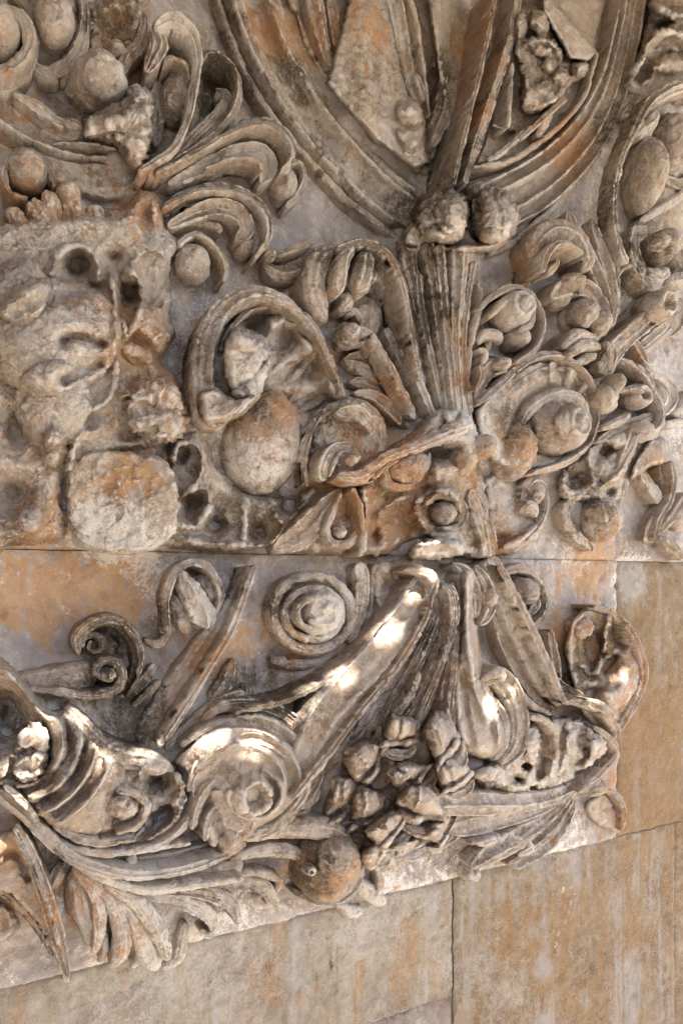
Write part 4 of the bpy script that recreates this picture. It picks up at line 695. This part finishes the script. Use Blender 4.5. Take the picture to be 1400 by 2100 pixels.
S('leaf_fold', [(340,1535),(395,1490),(450,1445),(500,1420)], [12,16,14,7], .06, 'V', .8, drop=.07); S('leaf_fold', [(370,1530),(430,1490),(500,1470)], [8,12,6], .10, 'R', .8); S('leaf_fold', [(430,1440),(465,1395),(480,1350)], [14,20,10], .03, 'R', .7); S('leaf_fold', [(470,1440),(500,1420),(500,1400)], [8,14,8], .03, 'R', .8)
thing('horn_trough', 'broad diagonal horn with a raised right edge, sun flecks along it', 'horn')
S('trough', [(875,1176),(832,1264),(772,1352),(714,1416),(664,1480),(630,1550),(600,1610)], [18,42,50,54,52,44,26], .115, 'T', .62, drop=.17, cap=(.6, .8), n=.003)
S('trough_edge', [(893,1188),(880,1245),(850,1310),(804,1380),(745,1452),(690,1525),(640,1588),(598,1640)], [5,7,8,8,8,8,8,5], .165, 'V', 1, drop=.16, rough=.003)
S('trough_edge', [(858,1172),(795,1268),(732,1343),(672,1392),(600,1432),(540,1448),(480,1462)], [4,7,8,8,8,8,5], .125, 'R', .7, drop=.12)
S('trough_flank', [(888,1230),(850,1330),(780,1430),(712,1520),(660,1590)], [8,14,18,18,10], .08, 'D', .8, drop=.1, rough=.004)
E('curl_top', 874, 1192, .13, 15, 24, .04, rot=-30, rough=.008); S('curl_top', [(825,1170),(855,1170),(885,1185),(890,1220)], [5,10,11,6], .15, 'R', .9, rough=.003)
thing('tassel', 'hanging tassel of wavy pleats gathered under the bow', 'tassel')
for p, w_, h_ in (([(900,1190),(892,1260),(866,1330),(830,1400),(795,1460),(775,1500)], [8,13,15,16,15,8], .09), ([(925,1195),(920,1270),(900,1350),(868,1420),(835,1475),(800,1500)], [8,12,14,15,14,7], .11),
     ([(905,1200),(925,1215),(930,1270),(915,1340)], [7,10,10,6], .14), ([(945,1175),(940,1260),(926,1350),(912,1430),(905,1500)], [9,11,13,14,8], .11), ([(915,1330),(890,1400),(870,1450),(850,1495)], [5,9,11,6], .13), ([(936,1290),(930,1380),(922,1450),(930,1490)], [6,9,11,7], .13),
     ([(870,1270),(840,1330),(800,1390),(765,1430)], [5,9,10,6], .06), ([(860,1380),(840,1430),(812,1465)], [5,8,5], .13)):
    S('pleat', p, w_, h_, 'F', .9, drop=.1, n=.004, rough=.004)
H('core', [(880,1160),(960,1160),(960,1300),(940,1480),(860,1520),(770,1520),(800,1420),(860,1320)], .05, 24, rough=.004)
H('flare', [(934,1165),(976,1165),(978,1260),(988,1340),(1012,1410),(1040,1480),(1042,1530),(1005,1562),(955,1548),(922,1495),(918,1410),(934,1290)], .15, 26, feats=[('s',[(958,1180),(958,1300),(972,1400),(1000,1480)],8,.02),('s',[(945,1380),(955,1460),(970,1540)],8,-.018),('s',[(980,1400),(1005,1470),(1015,1540)],7,-.018)], n=.003)
thing('carved_knot', 'small lumpy knot just below the seam beside the right strap', 'knot')
S('fold', [(930,1155),(955,1180),(972,1220),(974,1268)], [8,16,15,6], .10, 'D', .9, drop=.1, rough=.004); S('fold', [(975,1160),(995,1200),(1000,1245),(985,1282)], [8,14,15,7], .11, 'D', .9, drop=.1, rough=.004); E('lobe', 992, 1225, .10, 15, 22, .05, rough=.006)
thing('diagonal_strap', 'grooved strap slanting down right from the seam to the shell leaf', 'strap', 'slanting straps')
S('strap', [(1000,1145),(1030,1205),(1068,1290),(1108,1375),(1148,1448)], [18,24,28,27,13], .09, 'L', .6, drop=.1, cap=(.3, .8), n=.003)
S('strap_edge', [(1018,1158),(1050,1215),(1092,1300),(1128,1380),(1158,1445)], [5,7,8,8,5], .13, 'R', 1, drop=.1, rough=.002); S('strap_side', [(1010,1260),(1040,1340),(1085,1410),(1130,1462)], [8,14,16,8], .06, 'C', .8, drop=.06)
thing('carved_curl', 'ring curl with pale inner ball on the right strap, under the seam', 'scroll', 'small carved scrolls')
S('rim', [(1030,1175),(1065,1166),(1098,1185),(1114,1220),(1108,1262),(1082,1288)], [6,11,13,13,12,7], .06, 'R', 1, drop=.08, rough=.003); E('ball', 1068, 1212, .06, 28, 28, .07, rough=.004); S('fold', [(1075,1270),(1095,1240),(1095,1215)], [6,11,6], .07, 'C', .9)
thing('shell_leaf', 'cupped shell leaf with dark hollow overlapping the bare tan wall', 'leaf')
H('cup', [(1165,1270),(1200,1240),(1245,1252),(1282,1282),(1308,1330),(1320,1380),(1312,1425),(1284,1470),(1260,1510),(1215,1500),(1180,1455),(1165,1400),(1155,1330)], .09, 16,
  feats=[('b',1215,1330,44,60,-20,-.09),('s',[(1250,1262),(1240,1310),(1225,1380)],9,.04),('b',1265,1300,20,34,-20,-.06),('b',1250,1430,30,30,0,.05),('b',1280,1400,26,40,0,.04),('b',1200,1425,40,16,-20,-.05),('s',[(1180,1370),(1215,1390),(1260,1350)],8,-.03),('b',1235,1343,8,6,0,-.05)], rough=.006, n=.004, step=3)
S('cup_rim', [(1215,1243),(1250,1255),(1283,1285),(1308,1332),(1318,1380),(1308,1425),(1283,1468),(1268,1500)], [5,7,8,8,8,8,8,5], .10, 'R', 1, drop=.11, n=.003)
S('leaf', [(1145,1400),(1140,1370),(1130,1310),(1125,1290)], [8,12,10,8], .05, 'V', 1); S('leaf', [(1130,1390),(1160,1420),(1195,1430)], [8,16,10], .08, 'C', 1); E('lump', 1185, 1285, .05, 26, 24, .05, rough=.010); S('cup_rim', [(1150,1440),(1190,1440),(1235,1455),(1262,1500),(1255,1525)], [5,10,12,10,5], .13, 'R', .8, drop=.1, rough=.003)
thing('acanthus_frond', 'acanthus frond with dark pierced holes at lower right, sweeping left', 'acanthus leaf', 'acanthus fronds')
S('curl', [(985,1405),(1015,1385),(1048,1420),(1064,1475),(1058,1530),(1025,1572)], [10,20,20,17,16,7], .12, 'L', 1, drop=.14, n=.003); S('curl', [(985,1395),(1020,1378),(1030,1400)], [6,13,8], .15, 'R', .9); S('curl', [(1008,1430),(1030,1475),(1025,1530),(1005,1560)], [8,14,14,7], .10, 'R', .9, drop=.12)
S('strip', [(1015,1370),(1050,1400),(1080,1440),(1130,1466)], [5,8,9,5], .09, 'R', .9, drop=.09)
H('body', [(1060,1480),(1100,1470),(1150,1465),(1200,1470),(1255,1510),(1258,1550),(1235,1570),(1190,1600),(1130,1622),(1060,1630),(990,1620),(960,1590),(1000,1560),(1050,1540)], .11, 22,
  feats=[('b',1060,1598,15,11,20,-.075),('b',1076,1572,10,8,0,-.07),('b',1182,1585,12,7,-10,-.04),('s',[(1135,1480),(1138,1540),(1128,1590)],9,.026),('s',[(1105,1480),(1115,1540),(1105,1590)],7,-.03),('s',[(1165,1490),(1160,1540),(1150,1580)],8,.022),('o',1180,1525,22,34,0,.03),('s',[(1205,1500),(1215,1540),(1200,1570)],8,.04),('o',1228,1530,20,28,0,.03),('s',[(960,1600),(1000,1610),(1030,1640)],8,-.04),('o',1095,1530,22,40,0,.035),('b',1090,1618,10,5,0,-.04),('o',1000,1590,34,26,0,.03)], rough=.013, n=.006, step=3)
S('fold', [(1085,1470),(1110,1475),(1135,1500),(1138,1560)], [5,8,8,5], .14, 'R', .8); S('fold', [(1215,1490),(1250,1520),(1258,1550),(1230,1585),(1185,1625)], [6,10,10,9,5], .13, 'R', .9, drop=.1)
S('main_stem', [(880,1650),(960,1648),(1040,1648),(1110,1640),(1170,1618),(1225,1568)], [22,26,22,18,14,6], .09, 'V', .7, drop=.11, n=.003)
S('leaf_blade', [(1170,1625),(1110,1650),(1040,1672),(960,1690),(905,1700)], [6,16,20,22,10], .07, 'L', .8, drop=.09); S('leaf_blade', [(1172,1632),(1120,1680),(1060,1720),(1000,1752),(965,1780)], [6,18,24,22,9], .07, 'V', .9, drop=.09, rough=.003); S('leaf_blade', [(1178,1640),(1150,1690),(1110,1730),(1060,1765),(1040,1772)], [6,16,20,16,8], .05, 'C', 1, drop=.07, rough=.003)
S('leaf_blade', [(1000,1735),(980,1765),(970,1790)], [10,13,7], .03, 'V', 1); E('curl_ball', 957, 1784, .02, 20, 21, .05, top='swirl', sub='leaf_blade'); S('leaf_fold', [(965,1730),(1000,1725),(1025,1712)], [6,10,6], .10, 'R', .8); S('leaf_fold', [(1060,1755),(1085,1740),(1080,1720)], [5,10,6], .06, 'R', .8)
thing('leaf_fragment', 'small curled leaf tip under the right frond against bare wall', 'leaf', 'leaf fragments')
S('leaf', [(1190,1625),(1215,1600),(1238,1582)], [6,10,6], .08, 'C', 1); E('lump', 1215, 1612, .04, 22, 20, .05); S('leaf', [(1240,1618),(1265,1635),(1276,1665),(1272,1705)], [5,8,8,4], .05, 'R', 1, drop=.06); H('leaf_body', [(1200,1640),(1240,1620),(1272,1660),(1270,1708),(1225,1695),(1198,1665)], .035, 14, rough=.004)
# ------------------------------------------------------------------ fruit cluster
BUDS = [(748,1560,44,46,.10,-25,'beside the foot of the diagonal horn'), (820,1500,42,44,.12,0,'under the left pleats of the tassel'), (905,1515,44,50,.13,20,'under the middle pleats of the tassel'), (835,1590,52,36,.09,-20,'in the middle of the fruit cluster'),
        (858,1650,48,40,.10,10,'left of the right frond stem'), (792,1698,42,34,.10,5,'above the lowest leaf of the fruit cluster'), (752,1660,40,52,.06,20,'between round scroll and fruit cluster'), (925,1590,44,34,.09,-30,'right of the fruit cluster middle'),
        (765,1752,40,26,.06,-20,'on the right shoulder of the bottom ball'), (700,1640,34,52,.05,15,'wedged beside the round scroll rim'), (830,1735,34,20,.04,-35,'lowest right of the fruit cluster'), (905,1700,40,24,.04,-10,'under the right frond stem, dark and flat')]
for i, (x, y, rx, ry, h_, ro, lb) in enumerate(BUDS):
    thing('flower_bud', 'notched open flower bud '+lb, 'flower bud', 'buds of the fruit cluster')
    a = radians(ro+35*sin(i*2.1)); sx, sy = 1.2*rx*(1+.12*sin(i*5.3)), 1.2*ry*(1+.14*sin(i*3.7))
    pt = lambda u, v: (x+u*sx*cos(a)-v*sy*sin(a), y+u*sx*sin(a)+v*sy*cos(a))
    jit = lambda k: 1+.16*sin(i*7.7+k*2.9)
    H('cup', [pt(u*jit(k), v*jit(k+9)) for k, (u, v) in enumerate([(-.85,-.45),(-.2,-.9),(.5,-.75),(1.05,-.15),(.72,.30),(.30,.72),(-.45,1.0),(-.72,.4)])], h_+.07, 20,
      feats=[('o', *pt(-.18,-.22), sx*.62, sy*.55, degrees(a), .05), ('s', [pt(.80,-.25), pt(.42,.12), pt(.0,.40), pt(-.5,.62)], 6, -.035), ('s', [pt(1.02,-.12), pt(.62,.32), pt(.12,.66), pt(-.42,.95)], 7, .03), ('s', [pt(-.5,-.7), pt(-.1,-.2), pt(.0,.3)], 4, (-1)**i*.018)], rough=.006, n=.004, step=2.6)
    if i % 3 == 0: E('seed', *pt(-.25+.2*sin(i*4.1), -.35), h_+.075, sx*.30, sy*.28, .045, rough=.010, sub='cup')
    S('petal', [pt(.95,.15), pt(.75,.7), pt(.2,1.0), pt(-.2,1.02)], [3, 9, 11, 4], h_+.01, 'V' if i % 2 else 'K', 1, drop=.06, rough=.005)
    if i % 2: S('petal', [pt(-.9,.2), pt(-.75,.75), pt(-.2,1.08), pt(.25,.95)], [3, 10, 12, 4], h_, 'K', 1, drop=.06, rough=.005)
thing('mortar_crust', 'whitish crumbly mortar smear on the bare wall below the right frond', 'mortar')
for k, (x, y) in enumerate([(1130,1832),(1150,1822),(1166,1816),(1172,1832),(1166,1850),(1160,1868),(1166,1880),(1155,1888),(1128,1908),(1120,1925),(1135,1935),(1140,1912),(1236,1825),(1138,1950)]):
    E('crumb', x, y, -.006, 4+3*(k*7 % 3)/2, 3.5+2*(k*5 % 3), .012, rough=.002, n=.001, res=10)
thing('leaf_bed', 'flat pale leaves forming the bed below the fruit cluster', 'leaf')
H('bed', [(640,1620),(720,1590),(940,1560),(980,1640),(930,1720),(850,1760),(780,1790),(720,1760),(650,1700)], .04, 22, rough=.006, n=.005)
S('leaf', [(710,1790),(760,1830),(790,1855)], [10,18,8], .03, 'R', .8); S('leaf', [(770,1770),(780,1810),(770,1845)], [5,7,4], .05, 'R', .9); S('leaf', [(690,1850),(720,1870),(745,1862)], [8,14,8], .02, 'R', .7)
thing('bottom_ball', 'dark round ball with brown knob at the lower edge of the carving', 'stone ball')
E('ball', 662, 1762, .04, 72, 78, .12, n=.003); E('knob', 690, 1755, .12, 44, 40, .07, rough=.006, n=.004); S('arm', [(500,1722),(550,1705),(610,1698),(670,1700),(715,1725)], [10,16,20,22,12], .10, 'R', .8, drop=.1); S('arm', [(470,1765),(530,1745),(590,1745),(620,1760)], [8,14,15,8], .07, 'R', .7, drop=.08)
S('ball_rim', [(600,1830),(650,1848),(700,1840),(735,1805),(740,1770)], [5,9,10,9,5], .06, 'R', 1, drop=.07); E('eye', 632, 1782, .12, 12, 10, .03, top='hole', sub='ball'); S('ball_rim', [(650,1800),(690,1815),(725,1795)], [4,8,5], .12, 'C', 1)
# ------------------------------------------------------------------ long stems and foot leaves
thing('sweeping_stems', 'bundle of long thin stems sweeping under the great scrolls, lower left', 'stems')
S('stem', [(-20,1610),(20,1645),(60,1680),(125,1743),(179,1774),(268,1795),(357,1788),(446,1762),(505,1730)], [8,12,13,13,12,11,10,9,5], .13, 'V', .9, drop=.13, n=.002)
S('stem', [(90,1715),(171,1744),(250,1748),(321,1736),(393,1730)], [5,8,8,8,4], .12, 'R', 1, drop=.08); S('stem', [(130,1755),(180,1785),(232,1808),(304,1826),(393,1816),(500,1802)], [6,9,10,9,9,5], .11, 'R', .9, drop=.12)
S('band', [(185,1760),(260,1770),(350,1762),(430,1745),(490,1715)], [8,12,16,20,10], .07, 'C', .5, drop=.06); S('band', [(220,1795),(300,1806),(390,1798),(500,1770)], [8,12,16,14], .06, 'R', .5, drop=.06); S('bridge', [(270,1748),(273,1780)], [11,11], .09, 'R', .6)
S('stem', [(240,1815),(310,1832),(380,1850),(430,1880),(440,1912)], [8,12,14,14,7], .07, 'Q', .9, drop=.08); S('stem', [(300,1828),(400,1828),(470,1850),(490,1895)], [7,11,15,10], .07, 'Q', .9, drop=.07); S('stem', [(400,1822),(480,1812),(545,1822),(570,1860)], [7,10,13,7], .06, 'Q', .9, drop=.07); S('stem', [(440,1805),(520,1790),(570,1805),(560,1840)], [6,10,9,5], .05, 'R', .8)
S('curl', [(410,1905),(425,1918),(440,1900),(432,1880)], [5,8,8,4], .05, 'R', 1); S('curl', [(540,1830),(530,1845),(548,1855)], [5,8,5], .03, 'R', 1)
thing('pointed_leaf', 'large pointed leaf with a sharp ridge at the bottom left', 'leaf')
H('blade', [(-40,1720),(35,1692),(60,1740),(100,1830),(128,1920),(150,2020),(110,1960),(60,1880),(20,1840),(-40,1815)], .10, 12, feats=[('s',[(34,1694),(70,1770),(105,1860),(125,1930)],13,.07),('s',[(-10,1770),(30,1750),(60,1800)],8,-.02)], smooth=False, rough=.003)
S('ridge', [(32,1692),(66,1762),(98,1850),(124,1940),(140,2005)], [8,13,14,13,4], .13, 'V', 1, drop=.1); S('side_blade', [(-30,1800),(30,1840),(75,1890),(110,1960)], [8,16,14,6], .05, 'V', .9); H('rough_stone', [(-40,1850),(10,1845),(45,1880),(30,1925),(-40,1940)], .04, 20, rough=.012)
S('side_blade', [(140,2015),(130,1970),(112,1940)], [5,9,5], .04, 'V', 1)
thing('foot_leaf', 'spreading foot leaf of rounded tan fingers at the bottom left', 'leaf')
for p, w_, h_ in (([(150,1775),(165,1840),(190,1900),(195,1950)], [10,30,26,10], .05), ([(150,1775),(195,1830),(205,1890),(195,1955)], [8,15,15,9], .08), ([(165,1785),(225,1840),(246,1895),(250,1945),(228,1985)], [8,16,17,17,9], .085), ([(190,1795),(255,1850),(290,1910),(310,1960),(325,1988)], [8,18,22,24,12], .08), ([(215,1815),(280,1850),(325,1910),(345,1970)], [7,16,18,10], .10),
              ([(330,1985),(365,1960),(380,1890)], [8,14,8], .03), ([(290,1905),(285,1960),(270,1985)], [6,9,6], .06), ([(100,1900),(125,1800),(135,1770)], [10,16,8], .03), ([(215,1910),(215,1950),(200,1975)], [6,9,5], .06)):
    S('finger', p, w_, h_, 'R', .8, drop=.08, n=.002)
S('back_blade', [(110,1640),(105,1690),(85,1730)], [8,12,8], .06, 'R', .8); S('back_blade', [(130,1770),(110,1810),(100,1830)], [10,15,8], .06, 'V', .8)

# ------------------------------------------------------------------ the wall and its blocks (after the carvings: old mortar fillets rise up to them)
flush()
EC = .010; EX0, EZ0, ENX, ENZ = -1.2, -1.2, 460, 390
env = np.full(ENZ*ENX, -1.0)
for vv in ALLV:
    i = ((vv[:, 0]-EX0)/EC).astype(int); k = ((vv[:, 2]-EZ0)/EC).astype(int)
    m = (i >= 0) & (i < ENX) & (k >= 0) & (k < ENZ); np.maximum.at(env, k[m]*ENX+i[m], -vv[m, 1])
env = env.reshape(ENZ, ENX)
def blur(a, sg):
    r = int(3*sg); kx = np.exp(-.5*(np.arange(-r, r+1)/sg)**2); kx /= kx.sum()
    a = np.apply_along_axis(lambda q: np.convolve(np.pad(q, r, mode='edge'), kx, 'valid'), 1, a)
    return np.apply_along_axis(lambda q: np.convolve(np.pad(q, r, mode='edge'), kx, 'valid'), 0, a)
fil = np.maximum(.42*blur(np.maximum(env, 0), 3.0)+.20*blur(np.maximum(env, 0), 8.0)-.022, 0)
fil = np.where(env > 0, np.minimum(fil, np.maximum(env-.012, 0)), fil); fil = blur(fil, 1.2)
def fillet(x, z):
    u = np.clip((x-EX0)/EC-.5, 0, ENX-1.001); v = np.clip((z-EZ0)/EC-.5, 0, ENZ-1.001)
    i, k = u.astype(int), v.astype(int); i = np.minimum(i, ENX-2); k = np.minimum(k, ENZ-2); u, v = u-i, v-k
    return fil[k, i]*(1-u)*(1-v)+fil[k, i+1]*u*(1-v)+fil[k+1, i]*(1-u)*v+fil[k+1, i+1]*u*v
thing('stone_wall', 'weathered limestone wall behind the carvings with bare tan blocks at lower right', 'wall')
XV = lambda px: float(P(px, 1190)[0]); ZV = lambda px, py: float(P(px, py)[2])
Z_SEAM, Z_LOW, Z_LOW2 = ZV(0, 1127), ZV(0, 2030), ZV(910, 2052)
def block(name, x0, x1, z0, z1, h, mat, n=.0018, rough=0, bow=0, fl=False, jd=.008):
    st = .0075 if x1 < 2.4 else .012
    nx, nz = int((x1-x0)/st)+2, int((z1-z0)/st)+2
    x = np.linspace(x0, x1, nx); z = np.linspace(z0, z1, nz); X, Z = np.meshgrid(x, z)
    e = np.minimum(np.minimum(X-x0, x1-X), np.minimum(Z-z0, z1-Z))
    pp = np.stack([X, 0*X, Z], -1).reshape(-1, 3)
    e = e.ravel()-.013*np.clip(perlin(pp*18)+.3*perlin(pp*50), -.3, 1)
    hh = h-jd*np.exp(-np.clip(e, 0, 1)/.0035)
    d = erode(pp, n, rough)
    if fl:
        hh = hh+fillet(X.ravel(), Z.ravel())*(1+.25*perlin(pp*16))
        sp = P([1042, 1022, 992, 961, 940], [-40, 70, 185, 295, 378], .02)[:, [0, 2]]      # the deep slit between the two halves of the shield
        hh = hh-.26*np.exp(-(seg_dist(X.ravel(), Z.ravel(), sp)/.013)**4)
    hh = hh+d+.004*perlin(pp*3)+bow*(perlin(pp*5+3)+.6*perlin(pp*11+8))
    y = -hh
    v = np.stack([X.ravel(), y, Z.ravel()], -1)
    f = grid_faces(nz, nx, False)[:, ::1]
    if np.cross(v[f[0, 2]]-v[f[0, 0]], v[f[0, 3]]-v[f[0, 1]])[1] > 0: f = f[:, ::-1]
    add(name, v, f, mat)
G = .0009
XR = XV(1265); XJ, XK = XV(931), XV(1384)
block('frieze_block', -1.1, 3.3, Z_SEAM+G, 2.62, 0, M_WALL, .004, bow=.012, fl=True, jd=.010)
block('frieze_block', -1.1, XR-G, Z_LOW+G, Z_SEAM-G, .005, M_WALL, .004, bow=.010, fl=True)
block('stone_block', XR+G, 3.3, Z_LOW+G, Z_SEAM-G, -.004, M_TAN, .0032, bow=.004)
block('stone_block', -1.1, XJ-G, Z_LOW2+G, Z_LOW-G, -.006, M_LOW, .0032, bow=.004)
block('stone_block', XJ+G, XK-G, -2.3, Z_LOW-G, .0, M_LOW2, .0032, bow=.004)
block('stone_block', XK+G, 3.3, -2.3, Z_LOW-G, -.004, M_TAN, .0032, bow=.004)
block('stone_block', -1.1, XJ-G, -2.3, Z_LOW2-G, -.012, M_GREY, .002)
v = np.array([(-6,.020,-2.3),(8,.020,-2.3),(8,.020,1.0),(-6,.020,1.0),(-6,.30,1.0),(8,.30,1.0),(8,.30,4.2),(-6,.30,4.2)], float); add('mortar_backing', v, np.array([[0,1,2,3],[3,2,5,4],[4,5,6,7]]), M_MORTAR)

flush()
